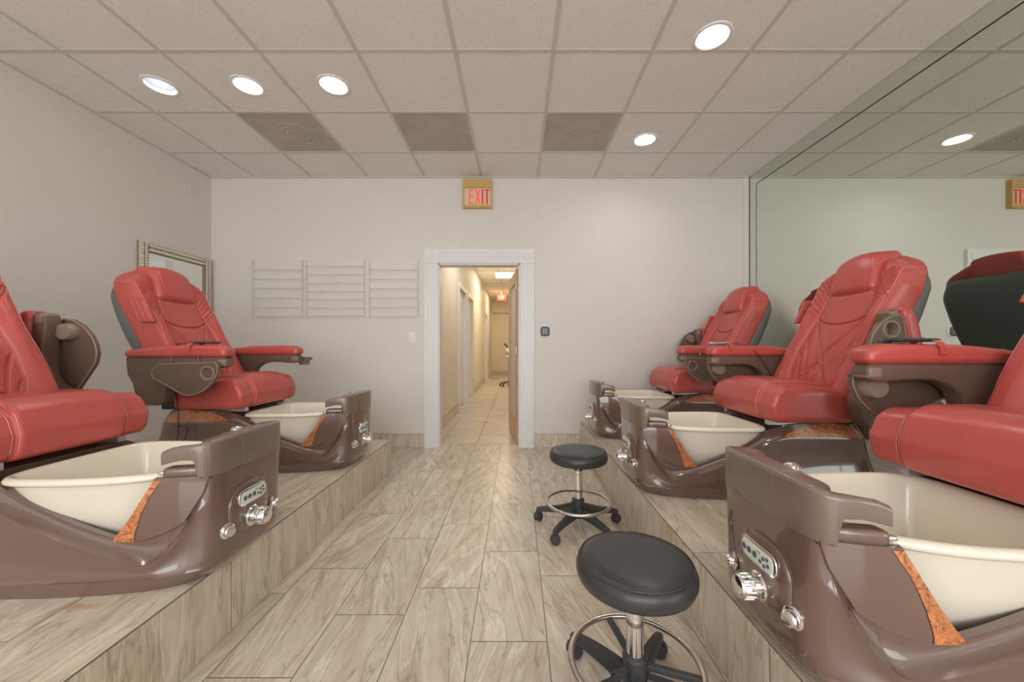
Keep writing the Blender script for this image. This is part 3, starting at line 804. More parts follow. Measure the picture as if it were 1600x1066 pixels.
strand(my0 + fw / 2, mz0, my0 + fw / 2, mz1, False); strand(my1 - fw / 2, mz0, my1 - fw / 2, mz1, False)
strand(my0 + fw, mz0 + fw / 2, my1 - fw, mz0 + fw / 2, True); strand(my0 + fw, mz1 - fw / 2, my1 - fw, mz1 - fw / 2, True)
new('braid', b.mesh('braid'), M['braid'], t)
new('glass', MB().box(.006, .010, my0 + fw, my1 - fw, mz0 + fw, mz1 - fw).mesh('glass', smooth=False), M['lmirror'], t)
o = new('wall_cable', MB().tube([(WXL + .006, 3.05, .55), (WXL + .02, 3.15, .62), (WXL + .01, 3.26, .60), (WXL + .006, 3.35, .58), (WXL + .006, 3.35, .40)], .004, 6).mesh('wall_cable'), M['label']); tag(o, 'thin pale cable looping along the left wall below the braided mirror', 'cable')

# ------------------------------------------------------------------ pedicure chair
# local frame: +x forward (towards the aisle), front of the tub at x=0, z=0 on the platform
ST = [  # bottom (x,y), low (x,y), waist(x,y,z), ridge (x,y,z), edge (x,y,z)
 ((-.045, 0), (-.006, 0), (-.002, 0, .13), (-.004, 0, .25), (-.004, 0, .368)),
 ((-.050, .08), (-.008, .085), (-.003, .085, .13), (-.005, .085, .25), (-.005, .085, .368)),
 ((-.062, .135), (-.016, .145), (-.008, .145, .13), (-.008, .145, .25), (-.008, .145, .366)),
 ((-.085, .175), (-.035, .188), (-.028, .186, .14), (-.020, .182, .26), (-.016, .180, .362)),
 ((-.115, .203), (-.065, .212), (-.060, .206, .13), (-.042, .205, .26), (-.034, .196, .335)),
 ((-.150, .220), (-.100, .228), (-.098, .218, .11), (-.068, .220, .205), (-.062, .203, .275)),
 ((-.190, .233), (-.145, .240), (-.138, .232, .085), (-.112, .234, .140), (-.108, .209, .212)),
 ((-.240, .243), (-.195, .248), (-.185, .246, .070), (-.170, .247, .098), (-.170, .215, .174)),
 ((-.320, .255), (-.280, .260), (-.275, .256, .080), (-.265, .258, .118), (-.265, .222, .160)),
 ((-.450, .268), (-.420, .272), (-.415, .264, .100), (-.410, .270, .172), (-.410, .232, .210)),
 ((-.600, .273), (-.580, .277), (-.575, .262, .130), (-.570, .272, .245), (-.565, .238, .285)),
 ((-.750, .277), (-.745, .280), (-.740, .256, .170), (-.725, .266, .318), (-.705, .244, .368)),
 ((-.950, .280), (-.950, .283), (-.945, .250, .190), (-.930, .264, .322), (-.920, .238, .402)),
 ((-1.18, .280), (-1.17, .283), (-1.150, .248, .190), (-1.13, .258, .318), (-1.11, .232, .400)),
 ((-1.30, .235), (-1.29, .240), (-1.250, .215, .190), (-1.22, .215, .312), (-1.19, .190, .385)),
 ((-1.325, .10), (-1.315, .10), (-1.275, .10, .190), (-1.245, .10, .312), (-1.21, .09, .385)),
 ((-1.325, 0), (-1.315, 0), (-1.275, 0, .190), (-1.245, 0, .312), (-1.21, 0, .385)),
]
def st_pts(t):
    n = len(ST)
    A = []
    for lev in range(5):
        P = []
        for s_ in ST:
            q = s_[lev]
            z = {0: 0.0, 1: 0.05}.get(lev, None)
            P.append((q[0], q[1], q[2] if z is None else z))
        A.append(catmull(P, t))
    return A
def col_at(A, t, l):
    if l <= 3: 
        return catmull(A[:4], l)
    u = l - 3; P, Q = A[3], A[4]
    c = .016 * sstep(3, 4.6, t) * (1 - sstep(10.2, 11.5, t)) * sin(pi * u)
    return [lerp(P[0], Q[0], u) - (c * .7 if t < 6.5 else 0), lerp(P[1], Q[1], u) - c * (1 if t > 5 else .5), lerp(P[2], Q[2], u) - c * .35]
def body_at(t, l):       # l in 0..4
    return col_at(st_pts(t), t, l)
def make_body():
    mb = MB(); n = 110; lv = [0, .12, .3, .5, .7, .85, .97, 1.0, 1.03, 1.2, 1.4, 1.6, 1.8, 2, 2.2, 2.4, 2.6, 2.8, 2.92, 3.0, 3.08, 3.25, 3.5, 3.75, 4.0]
    ts = [16 * k / n for k in range(n + 1)]
    rows = []
    side = []
    for t_ in ts:
        A = st_pts(t_)
        col = [col_at(A, t_, l) for l in lv]
        # small step of the plinth
        for q, l in zip(col, lv):
            if 0.9 < l < 1.02: q[1] += .003 if t_ > .5 and t_ < 15.5 else 0
        e = col[-1]
        cx = -.6; yy = max(0, e[1] - .018); xx = e[0] - .018 if t_ < 6 else (e[0] + .018 if t_ > 13.5 else e[0])
        col.append([xx, yy, e[2] + 0.0]); col.append([xx, yy * .97, e[2] - .06])
        side.append(col)
    ring = side + [[(x, -y, z) for x, y, z in c] for c in reversed(side[1:-1])]
    m = len(side[0])
    rows = [[c[j] for c in ring] for j in range(m)]
    mb.grid(rows, closed_u=True)
    # rear deck under the seat
    deck = []
    for k in range(30):
        t_ = 11.25 + (16 - 11.25) * k / 29
        x, y, z = body_at(t_, 4)
        deck.append([(x, y * u, z + .003 * (1 - u * u)) for u in [-1 + 2 * j / 12 for j in range(13)]])
    mb.grid(deck)
    x, y, z = body_at(11.25, 4)
    mb.add([(x, -y, z), (x, y, z), (x, y, .05), (x, -y, .05)], [(0, 1, 2, 3)])
    # front deck under the cap
    mb.box(-.16, -.03, -.165, .165, .30, .352)
    return mb.mesh('tub_body', angle=55)
def make_side_burl(sg):
    mb = MB(); rows = []
    n = 26
    for k in range(n + 1):
        u = k / n; t_ = 11.15 + 2.45 * u
        hgt = min(1, sin(pi * u) ** 0.55 if u > 0 else 0)
        hgt = max(hgt, .02)
        r = []
        for j in range(6):
            l = 3.05 + 0.86 * hgt * j / 5
            x, y, z = body_at(t_, l)
            r.append((x, (y + .0025) * sg, z + .0008))
        rows.append(r)
    mb.grid(rows); return mb.mesh('burl_panel')
CH_L = ([.160, .163, .186, .22, .31, .355, .368], [-.250, -.215, -.145, -.085, -.035, -.022, -.020])
CH_R = ([.160, .174, .20, .248, .31, .355, .368], [-.305, -.302, -.278, -.242, -.205, -.180, -.176])
CH_S = ([.160, .174, .20, .248, .31, .355, .368], [-.236, -.238, -.230, -.212, -.185, -.158, -.153])
def cheek_pt(x, z, sg, off=0):
    y = interp([-.32, -.2, -.1, -.03], [.229, .228, .215, .196], x) + .006 * sin(pi * max(0, min(1, (z - .16) / .21)))
    return (x, (y + off) * sg, z)
def make_cheek(sg, strip=False):
    mb = MB(); rows = []
    for k in range(25):
        z = .161 + (.368 - .161) * k / 24
        xl, xr = interp(*CH_L, z), interp(*CH_R, z)
        if strip: xl = interp(*CH_S, z); 
        if strip: z = min(z, .362)
        r = [cheek_pt(lerp(xl, xr, j / 14), z, sg, .002 if strip else 0) for j in range(15)]
        r = ([] if strip else [(xl, r[0][1] - .012 * sg, z)]) + r + [(xr - .001, r[-1][1] - (.003 if strip else .008) * sg, z)]
        rows.append(r)
    if not strip:
        rows.append([(x, y - .010 * sg, z + .002) for x, y, z in rows[-1]])
    mb.grid(rows); return mb.mesh('cheek', angle=50)
RIM = [(-.125, 0), (-.128, .08), (-.142, .140), (-.17, .178), (-.215, .207), (-.30, .238), (-.40, .254), (-.52, .260), (-.61, .256), (-.665, .235), (-.692, .185), (-.70, .10), (-.70, 0)]
def make_basin():
    mb = MB(); rows = []; n = 60
    half = [catmull(RIM, 12 * k / n) for k in range(n + 1)]
    def ring(off, z, sc=1.0, fx=0):
        out = []
        for i, (x, y) in enumerate(half):
            a = half[max(0, i - 1)]; b_ = half[min(n, i + 1)]
            tx, ty = b_[0] - a[0], b_[1] - a[1]; l = sqrt(tx * tx + ty * ty) or 1
            nx, ny = ty / l, -tx / l            # outward
            cx = -.43
            px, py = cx + (x - cx) * sc, y * sc
            if i in (0, n): nx, ny = (1 if i == 0 else -1), 0
            out.append((px + nx * off, max(0, py + ny * off) if i not in (0, n) else 0, z))
        return out + [(x, -y, z) for x, y, z in reversed(out[1:-1])]
    R = [(-.060, .10, .80), (-.045, .16, .90), (-.026, .26, .955), (-.020, .33, .985), (-.016, .352, 1.0), (-.004, .350, 1.0), (.003, .357, 1.0), (.003, .366, 1.0), (-.003, .373, 1.0),
         (-.012, .376, 1.0), (-.022, .372, 1.0), (-.028, .362, 1.0), (-.033, .33, .985), (-.035, .27, .93), (-.036, .20, .86), (-.036, .165, .79), (-.036, .152, .68)]
    for off, z, sc in R: rows.append(ring(off, z, sc))
    mb.grid(rows, closed_u=True); m = len(rows[0]); 
    last = rows[-1]; base = len(mb.v) - m
    mb.f.append(tuple(range(base, base + m)))
    mb.f.append(tuple(range(m)))
    return mb.mesh('basin', angle=60)
CAPP = [(0.004, 0), (0.003, .07), (-.002, .14), (-.014, .182), (-.034, .205), (-.060, .214), (-.095, .218), (-.130, .220), (-.158, .221)]
CAPB = [.366, .366, .364, .362, .360, .424, .425, .418, .410]
CAPT = [.487, .487, .486, .483, .479, .476, .473, .467, .455]
CAPW = [.085, .085, .082, .076, .066, .056, .048, .040, .030]
def cap_sec(t_, grow=0.0):
    P = catmull(CAPP, t_); P2 = catmull(CAPP, min(8, t_ + .02)); P0 = catmull(CAPP, max(0, t_ - .02))
    tx, ty = P2[0] - P0[0], P2[1] - P0[1]; l = sqrt(tx * tx + ty * ty); nx, ny = ty / l, -tx / l   # outward normal (right of travel)
    # arch notch: sharp rise of the underside
    zb = interp(list(range(9)), CAPB, t_) if t_ > 5 or t_ < 4.2 else (.360 if t_ < 4.45 else lerp(.360, .424, sstep(4.45, 5.0, t_) ** .6))
    zt_ = interp(list(range(9)), CAPT, t_); w_ = interp(list(range(9)), CAPW, t_)
    out = []
    r = min(.012, (zt_ - zb) / 2.2, w_ / 2.2)
    sec = []
    def arc(cn, cz_, a0, a1, rr):
        for k in range(5):
            a = lerp(a0, a1, k / 4); sec.append((cn + rr * cos(a), cz_ + rr * sin(a)))
    arc(-.004, zb + .004, -pi / 2, 0, .004)
    arc(-r, zt_ - r, 0, pi / 2, r)
    zi = zt_ - .006
    arc(-w_ + r, zi - r, pi / 2, pi, r)
    sec.append((-w_, min(zi - r, zb + .01))); sec.append((-w_, zb + .002))
    for (n_, z) in sec:
        n_ += grow if n_ > -w_ / 2 else -grow
        z += grow if z > (zb + zt_) / 2 else -grow
        out.append((P[0] + nx * n_, P[1] + ny * n_, z))
    return out
def make_cap():
    ts = [8 * k / 80 for k in range(81)]
    rows = [cap_sec(t_) for t_ in ts]
    full = [[(x, -y, z) for x, y, z in r] for r in reversed(rows[1:])] + rows
    return MB().grid(full, closed_u=True, cap=True).mesh('rim_cap', angle=50)
def make_cap_mid():
    rows = [cap_sec(1.0 * k / 10, .0018) for k in range(11)]
    full = [[(x, -y, z) for x, y, z in r] for r in reversed(rows[1:])] + rows
    return MB().grid(full, closed_u=True, cap=True).mesh('cap_panel', angle=50)

# ---- seat assembly (front at x=-.66 when s=0)
def seat_f(x, y, z):
    # x in [-.215,.215] -> forward, z in [-.095,.095]
    cent = 1 - sstep(.165, .19, abs(y))
    up = sstep(-.02, .06, z); fr = sstep(.12, .19, x)
    k = max(up, fr)
    z2 = z + (.020 * cent + .014 * (1 - (y / .3) ** 2)) * up * (1 - .2 * fr)
    x2 = x + .012 * cent * fr - .03 * fr * max(0, z / .095)
    z2 += -0.02 * sstep(.0, -.2, x) * up - .012 * sstep(.16, .215, x) * up
    # seams
    gr = exp(-((abs(y) - .182) / .006) ** 2) * .008 * k + exp(-((abs(y) - .252) / .006) ** 2) * .004 * up * (1 - fr)
    if abs(y) < .182: gr += exp(-((y - (.182 - .16 * sstep(-.215, -.05, x))) / .008) ** 2) * 0
    z2 -= gr * up; x2 -= gr * fr * (1 - up)
    # bottom pull-in
    lowf = sstep(0, -.09, z)
    x2 -= .012 * lowf * fr
    return (x2, y, z2)
def make_seat():
    mb = rbox((.22, .30, .092), (.036, .024, .036), (44, 84, 22), seat_f, c=(-.882, 0, .500))
    return mb.mesh('seat', angle=80)
BK = [(-1.045, .50), (-1.075, .57), (-1.165, .755), (-1.262, .955), (-1.330, 1.115), (-1.372, 1.23), (-1.405, 1.315)]
BKT = [-.07, 0, .185, .385, .545, .66, .745]      # arc coordinate
def back_curve(v):
    for i in range(len(BKT) - 1):
        if v <= BKT[i + 1] or i == len(BKT) - 2:
            t_ = i + (v - BKT[i]) / (BKT[i + 1] - BKT[i]); break
    p = catmull(BK, max(0, min(t_, 5.999)))
    q = catmull(BK, max(0, min(t_ + .05, 6))); r = catmull(BK, max(0, min(t_ - .05, 5.95)))
    d = Vector((q[0] - r[0], q[1] - r[1])).normalized()
    return p, d
QL = []       # quilting segments in (y,v)
def qpoly(pts, dep=.013, wd=.0055):
    for a, b_ in zip(pts[:-1], pts[1:]): QL.append((a, b_, dep, wd))
for sg in (1, -1):
    # outer seam of the centre panel, from headrest corner down
    qpoly([(sg * .150, .545), (sg * .165, .46), (sg * .172, .41)])
    qpoly([(sg * .172, .41), (sg * .12, .385), (sg * .06, .372), (0, .368)])
    qpoly([(sg * .172, .41), (sg * .215, .44), (sg * .26, .50)])
    qpoly([(sg * .172, .41), (sg * .180, .34), (sg * .19, .22), (sg * .185, .10), (sg * .165, .0)], .008, .007)
    qpoly([(sg * .172, .41), (sg * .11, .32), (sg * .03, .22), (sg * -.06, .10), (sg * -.10, 0)])
    for i, (x0, x1, h_) in enumerate([(-.02, .12, .33), (.05, .17, .27), (.10, .185, .20), (-.09, .05, .25), (-.13, 0, .14), (.14, .185, .10)]):
        qpoly([(sg * x0, 0), (sg * lerp(x0, x1, .35), h_ * .45), (sg * lerp(x0, x1, .72), h_ * .8), (sg * x1, h_)], .013, .0058)
    # diamond quilting on the shoulders
    for k in range(6):
        a = k * .036
        qpoly([(sg * .160, .425 + a * .9), (sg * .205, .460 + a), (sg * .250, .500 + a)], .010, .006)
    for k in range(3):
        a = k * .045
        qpoly([(sg * .165, .56 + a), (sg * .205, .505 + a), (sg * .245, .465 + a)], .005, .005)
def groove(y, v):
    g_ = 0
    for (a, b_, dep, wd) in QL:
        if (a[0] > 0.03 or b_[0] > .03) and y < -.17: continue
        dx, dy = b_[0] - a[0], b_[1] - a[1]; l2 = dx * dx + dy * dy
        u = max(0, min(1, ((y - a[0]) * dx + (v - a[1]) * dy) / l2))
        ex, ey = y - a[0] - dx * u, v - a[1] - dy * u; d2 = ex * ex + ey * ey
        if d2 < wd * wd * 6: g_ = max(g_, dep * exp(-d2 / (wd * wd)))
    return g_
def back_w(v): return interp([-.07, .0, .12, .30, .45, .58, .66, .745], [.270, .292, .295, .272, .276, .290, .286, .262], v)
def back_f(x, y, z):
    # x: [-.065,.065] thickness, y: [-.29,.29], z: [-.4075,.4075] -> v
    v = (z + .4075) - .07
    yy = y / .29 * back_w(v)
    front = sstep(-.02, .05, x)
    # shoulders slope down beside the headrest
    if v > .5: v = v - .050 * sstep(.13, .29, abs(y)) * sstep(.5, .745, v)
    p, d = back_curve(v)
    n_ = Vector((d.y, -d.x))       # forward normal
    off = x
    bol = sstep(.165, .225, abs(yy)) * (1 - sstep(.38, .60, v))
    off += front * (.040 * bol * (1 - .6 * sstep(.26, .29, abs(yy))))
    off += front * .010 * sin(pi * min(1, max(0, v / .37))) * (1 - min(1, (yy / .17) ** 2)) if v < .37 else 0
    off += front * .010 * sstep(.42, .5, v) * sstep(.15, .19, abs(yy))
    # rear wings stretch back at the top
    back = 1 - front
    off -= back * (.012 + .018 * sstep(.3, .65, v)) * sstep(.2, .28, abs(yy))
    off -= front * groove(yy, v)
    off -= .065
    up = .060 * sstep(.50, .745, v + .03) * sstep(-.03, .065, -x)
    return (p[0] + n_.x * off, yy, p[1] + n_.y * off + up)
def make_back():
    mb = rbox((.065, .29, .4075), (.045, .045, .05), (14, 150, 210), back_f)
    return mb.mesh('backrest', angle=85)
def head_f(x, y, z):
    v = .545 + (z + .125) * .88
    p, d = back_curve(min(v, .745)); n_ = Vector((d.y, -d.x)); extra = max(0, v - .745)
    fr = sstep(-.02, .05, x)
    off = x - .047 + fr * (.012 * sin(pi * max(0, min(1, (v - .545) / .22))) - .012 * (y / .15) ** 2 - .004 * exp(-((abs(y) - .118) / .005) ** 2))
    yy = y * interp([.54, .62, .70, .765], [1.0, 1.0, .97, .90], v)
    up = .062 * sstep(-.01, .125, z) * (.5 - x / .15) - .018 * (y / .15) ** 2 * sstep(0, .125, z)
    return (p[0] + n_.x * off + d.x * extra, yy, p[1] + n_.y * off + d.y * extra + up + .016 * sstep(-.05, .125, z))
def make_head():
    mb = rbox((.078, .150, .125), (.045, .030, .045), (22, 60, 44), head_f)
    return mb.mesh('headrest', angle=85)
def shell_f(x, y, z):
    v = (z + .33) + .055
    w_ = interp([0, .08, .2, .4, .6, .70], [.18, .24, .262, .275, .282, .255], v)
    yy = y / .28 * w_
    p, d = back_curve(v); n_ = Vector((d.y, -d.x))
    off = x - .145 - (.050 * sin(pi * max(0, min(1, (v + .05) / .85))) ** .8 if x < 0 else 0)
    if x < 0: off += .035 * (abs(y) / .28) ** 3
    return (p[0] + n_.x * off, yy, p[1] + n_.y * off)
def make_shell():
    mb = rbox((.04, .28, .33), (.035, .06, .09), (8, 36, 44), shell_f)
    return mb.mesh('back_shell', angle=85)
def proj_tube(bvh_mesh, pts, r=.0012, lift=.0006, dirn=(-1, 0, 0), start=.5):
    """lay a thread along a polyline by dropping each point onto the mesh"""
    bvh = BVHTree.FromPolygons([v.co for v in bvh_mesh.vertices], [tuple(p.vertices) for p in bvh_mesh.polygons])
    out = []
    D = Vector(dirn).normalized()
    for p in pts:
        o_ = Vector(p) - D * start
        h_ = bvh.ray_cast(o_, D)
        if h_[0] is not None: out.append(h_[0] + h_[1] * lift if h_[1].dot(D) < 0 else h_[0] - h_[1] * lift)
    return out
def dens(pts, n=12):
    out = []
    for i in range(len(pts) - 1):
        for k in range(n): out.append([lerp(a, b_, k / n) for a, b_ in zip(pts[i], pts[i + 1])])
    out.append(list(pts[-1])); return out
def make_back_stitch():
    me = cached('back', make_back); mb = MB()
    def to3(y, v):
        p, d = back_curve(v); return (p[0], y, p[1])
    lines = []
    for sg in (1, -1):
        lines.append([(sg * .177, .41), (sg * .186, .34), (sg * .196, .22), (sg * .192, .10), (sg * .172, .01)])
        lines.append([(sg * .180, .414), (sg * .215, .447), (sg * .255, .505)])
        lines.append([(sg * .157, .54), (sg * .172, .46), (sg * .180, .414)])
    for sg in (1, -1): lines.append([(sg * .268, .70), (sg * .266, .60), (sg * .258, .48), (sg * .250, .36), (sg * .262, .22), (sg * .272, .10)])
    lines.append([(-.172, .404), (-.12, .379), (-.06, .366), (0, .362), (.06, .366), (.12, .379), (.172, .404)])
    lines.append([(-.150, .538), (-.07, .532), (0, .530), (.07, .532), (.150, .538)])
    for l in lines:
        pts = proj_tube(me, [to3(y, v) for y, v in dens(l)], dirn=(-.93, 0, -.35))
        if len(pts) > 2: mb.tube(pts, .0013, 5)
    return mb.mesh('stitching')
def make_seat_stitch():
    me = cached('seat', make_seat); mb = MB()
    for yy in (.190, -.190, .174, -.174):
        pts = proj_tube(me, [(-1.08 + .36 * k / 30, yy, .7) for k in range(31)], dirn=(0, 0, -1), start=.1)
        pts2 = proj_tube(me, [(-.5, yy, .57 - .13 * k / 14) for k in range(15)], dirn=(-1, 0, 0), start=.1)
        if len(pts) > 2: mb.tube(pts + pts2, .0012, 5)
    return mb.mesh('stitching')
ARM = [(-1.25, .744), (-.66, .744), (-.642, .730), (-.640, .700), (-.660, .682), (-.70, .676), (-.80, .684), (-.88, .684), (-.94, .668), (-.985, .635), (-1.005, .59), (-1.010, .49), (-1.03, .462), (-1.075, .450), (-1.15, .456), (-1.185, .485), (-1.21, .585), (-1.240, .64)]
def make_arm(): return prism(ARM, -.036, .036).mesh('arm_support', bevel=.010, angle=50)
def make_armcap():
    return rbox((.030, .0375, .024), (.014, .014, .012), (8, 8, 8), c=(-.672, 0, .712)).mesh('end_cap')
def pad_f(x, y, z):
    z2 = z + (.006 * sin(pi * (x + .31) / .62) - .020 * sstep(.0, -.31, x) - .004) * sstep(-.03, .03, z) + .006 * sstep(.0, .2, x) * sstep(-.03, .03, z) - .012 * sstep(.24, .31, x) * sstep(-.03, .03, z)
    return (x, y * (1 + .08 * sin(pi * (x + .31) / .62)), z2 - .003 * exp(-((z + .012) / .004) ** 2))
def make_pad(): return rbox((.31, .050, .036), (.035, .028, .026), (50, 16, 14), pad_f, c=(-.945, 0, .776)).mesh('arm_pad', angle=80)
TRAY = [(-1.02, .706), (-.68, .716), (-.662, .700), (-.664, .655), (-.690, .600), (-.735, .553), (-.785, .525), (-.83, .515), (-.88, .523), (-1.055, .625), (-1.062, .650), (-1.05, .675)]
def make_tray():
    bm = bmesh.new()
    def loop(pts):
        vs = [bm.verts.new((x, -.008, z)) for x, z in pts]
        return [bm.edges.new((vs[i], vs[(i + 1) % len(vs)])) for i in range(len(vs))]
    es = loop(TRAY) + loop([(-.728 + .031 * cos(2 * pi * k / 32), .650 + .031 * sin(2 * pi * k / 32)) for k in range(32)])
    bmesh.ops.triangle_fill(bm, use_beauty=True, use_dissolve=False, edges=es)
    r = bmesh.ops.extrude_face_region(bm, geom=list(bm.faces))
    bmesh.ops.translate(bm, verts=[v for v in r['geom'] if isinstance(v, bmesh.types.BMVert)], vec=(0, .016, 0))
    bmesh.ops.recalc_face_normals(bm, faces=bm.faces)
    me = bpy.data.meshes.new('side_tray'); bm.to_mesh(me); bm.free(); return me
def make_tray_rim(side):
    P = [(x, side * .008, z) for x, z in TRAY]
    cx = sum(p[0] for p in P) / len(P); cz_ = sum(p[2] for p in P) / len(P)
    P = [(cx + (x - cx) * .975, y, cz_ + (z - cz_) * .965) for x, y, z in P]
    Q = []
    n = len(P)
    for i in range(n):
        for k in range(6):
            u = k / 6; p0, p1, p2, p3 = P[(i - 1) % n], P[i], P[(i + 1) % n], P[(i + 2) % n]
            Q.append([lerp(a, b_, u) for a, b_ in zip(p1, p2)])
    return MB().tube(Q, .0042, 6, closed=True).mesh('tray_rim')
def make_cup(sg):
    # cup opening on outer (+sg y) side, body protrudes inwards
    mb = MB()
    mb.lathe([(.030, .004 * sg), (.034, .010 * sg), (.040, .011 * sg), (.043, .0085 * sg), (.043, -.010 * sg), (.0405, -.046 * sg), (.037, -.052 * sg), (0, -.052 * sg)], 32, (-.728, 0, .650), 'y', open_=True)
    mb.lathe([(.030, .004 * sg), (.029, -.040 * sg), (0, -.041 * sg)], 32, (-.728, 0, .650), 'y', open_=True)
    return mb.mesh('cup_holder', angle=50)
def make_cup_mark():
    return MB().box(-.752, -.704, -.0015, .0015, .6475, .6525).mesh('mark', smooth=False)

UPA = {}
def set_rot(o, P, ang):
    """swing child o (its origin at o.location) nose-up about the local pivot P=(x,z)"""
    R = Matrix.Rotation(-ang, 4, 'Y')
    o.matrix_basis = Matrix.Translation(o.location) @ Matrix.Translation((P[0], 0, P[1])) @ R @ Matrix.Translation((-P[0], 0, -P[1]))

def chair(cx, cy, rz, s, arms, label, ao=-.035):
    t = thing('pedicure_chair', label, 'pedicure chair', (cx, cy, PLAT), rz, 'red pedicure chairs on the tiled platforms')
    P = lambda name, key, fn, m, loc=None, par=None, lab=None: new(name, cached(key, fn), m, par or t, loc, None, lab)
    P('tub_body', 'body', make_body, M['brown'])
    P('basin', 'basin', make_basin, M['cream'])
    P('rim_cap', 'cap', make_cap, M['cap'])
    P('cap_panel', 'capmid', make_cap_mid, M['cap'])
    for sg in (1, -1):
        ck = P('side_panel', 'cheek%d' % sg, lambda: make_cheek(sg), M['brown'])
        P('burl_strip', 'strip%d' % sg, lambda: make_cheek(sg, True), M['burl'], par=ck, lab='orange burl wood strip')
        P('burl_panel', 'burl%d' % sg, lambda: make_side_burl(sg), M['burl'], lab='orange burl wood inlay')
        P('rim_bracket', 'brk%d' % sg, lambda: rbox((.055, .022, .020), (.02, .015, .015), (12, 8, 6), lambda x, y, z: (x, y - sg * .2 * (x), z - .0 * x), c=(-.105, sg * .190, .382)).mesh('rim_bracket'), M['brown'])
        P('clip', 'clip%d' % sg, lambda: rbox((.010, .006, .006), .004, (4, 4, 4), c=(-.168, sg * .208, .381)).mesh('clip'), M['chrome'])
    # jet light on the inside of the far rim
    P('rim_button', 'rimbtn', lambda: MB().lathe([(.020, 0), (.020, .006), (.012, .012), (0, .014)], 20, (-.085, 0.02, .478)).mesh('rim_button'), M['chrome'])
    # controls
    cs = .025 if rz else -.025
    hs = P('control_housing', 'ctlh', lambda: rbox((.014, .105, .092), (.013, .085, .085), (8, 26, 24), lambda x, y, z: (x - .10 * abs(y) ** 2 * 4 * .4, y + z * .25 * 0, z), c=(-.002, 0, .205)).mesh('control_housing'), M['brown'], loc=(0, cs, 0))
    pn = P('control_panel', 'ctlp', lambda: rbox((.005, .074, .030), (.004, .026, .026), (4, 26, 14), lambda x, y, z: (x - .25 * y * y, y, z), c=(.012, 0, .243)).mesh('control_panel'), M['chrome'], loc=(0, cs, 0), lab='chrome rimmed control panel')
    P('panel_face', 'ctlf', lambda: rbox((.003, .066, .023), (.002, .018, .018), (3, 24, 12), lambda x, y, z: (x - .25 * y * y, y, z), c=(.0155, 0, .243)).mesh('panel_face'), M['plate'], par=pn)
    # buttons read left to right for a person standing in the aisle
    for (by, bz, r, m_) in [(-q_[0],) + q_[1:] for q_ in ((.050, .0, .0085, 'btn'), (.027, .0, .0085, 'btn'), (.003, .0, .0085, 'btn'), (-.020, -.006, .005, 'btn'), (-.032, .006, .005, 'btn'), (-.036, -.011, .005, 'btn'), (-.050, -.004, .005, 'btn'), (-.046, .011, .005, 'btn'))]:
        P('button', 'btn%.4f' % r, lambda: MB().lathe([(r, 0), (r, .0025), (r * .6, .0035), (r * .55, .002), (0, .002)], 16, axis='x').mesh('button'), M[m_], loc=(.0178 - .25 * by * by, by, .243 + bz), par=pn)
    P('indicator', 'led', lambda: MB().box(0, .0012, -.008, .008, -.003, .003).mesh('indicator', smooth=False), M['green'], loc=(.0184, .012, .256), par=pn, lab='green indicator window')
    P('water_knob', 'knob', lambda: MB().lathe([(.036, 0), (.038, .004), (.034, .008), (.026, .010), (.024, .022), (.030, .025), (.030, .052), (.027, .060), (.015, .063), (0, .0635)], 32, (.008, -.0, .163), 'x').mesh('water_knob', angle=30), M['chrome'], loc=(0, cs, -.004))
    ridg = MB()
    for k in range(14):
        a = 2 * pi * k / 14; ridg.tube([(.034, .0305 * cos(a), .163 + .0305 * sin(a)), (.060, .0300 * cos(a), .163 + .0300 * sin(a))], .0028, 6)
    P('knob_grip', 'knobg', lambda: ridg.mesh('knob_grip'), M['chrome'], loc=(0, cs, -.004))
    for (y, z, rzz) in ((-.122 + cs * .4, .150, -.35), (.122 + cs * .4, .150, .35)):
        me = cached('jet', lambda: MB().lathe([(.026, 0), (.027, .004), (.023, .007), (.019, .008), (.019, .020), (.016, .025), (.008, .026), (0, .025)], 28, axis='x').mesh('jet_knob', angle=30))
        new('jet_knob', me, M['chrome'], t, loc=(-.008, y, z), rot=(0, 0, rzz))
    # ---- seat slide, seat, back
    O = (s, 0, 0)
    P('seat_rail', 'rail', lambda: MB().box(-1.08, -.70, -.22, -.185, .385, .409).box(-1.08, -.70, .185, .22, .385, .409).box(-1.02, -.78, -.185, .185, .392, .402).mesh('seat_rail', smooth=False), M['steel'], O)
    P('mechanism', 'mech', lambda: MB().box(-1.22, -.90, -.25, .25, .402, .50).box(-1.24, -1.10, -.285, .285, .48, .56).mesh('mechanism', smooth=False, bevel=.01), M['dark'], O)
    st = P('seat', 'seat', make_seat, M['leather'], O)
    P('stitching', 'seatst', make_seat_stitch, M['thread'], par=st, lab='pale stitching')
    bk = P('backrest', 'back', make_back, M['leather'], O)
    P('stitching', 'backst', make_back_stitch, M['thread'], par=bk, lab='pale stitching')
    P('headrest', 'head', make_head, M['leather'], O)
    sh = P('back_shell', 'shell', make_shell, M['shell'], O, lab='dark grey plastic back shell')
    def sticker():
        me = cached('shell', make_shell); bvh = BVHTree.FromPolygons([v.co for v in me.vertices], [tuple(p.vertices) for p in me.polygons])
        rows = []
        for a in range(7):
            r_ = []
            for b_ in range(9):
                h_ = bvh.ray_cast(Vector((-2.2, -.15 + .15 * b_ / 8, .745 + .05 * a / 6)), Vector((1, 0, 0)))
                r_.append(tuple(h_[0] + Vector((-.0015, 0, 0))) if h_[0] else (-1.4, -.15 + .15 * b_ / 8, .745 + .05 * a / 6))
            rows.append(r_)
        return MB().grid(rows).mesh('sticker')
    P('sticker', 'stick', sticker, M['label'], par=sh, lab='pale paper sticker')
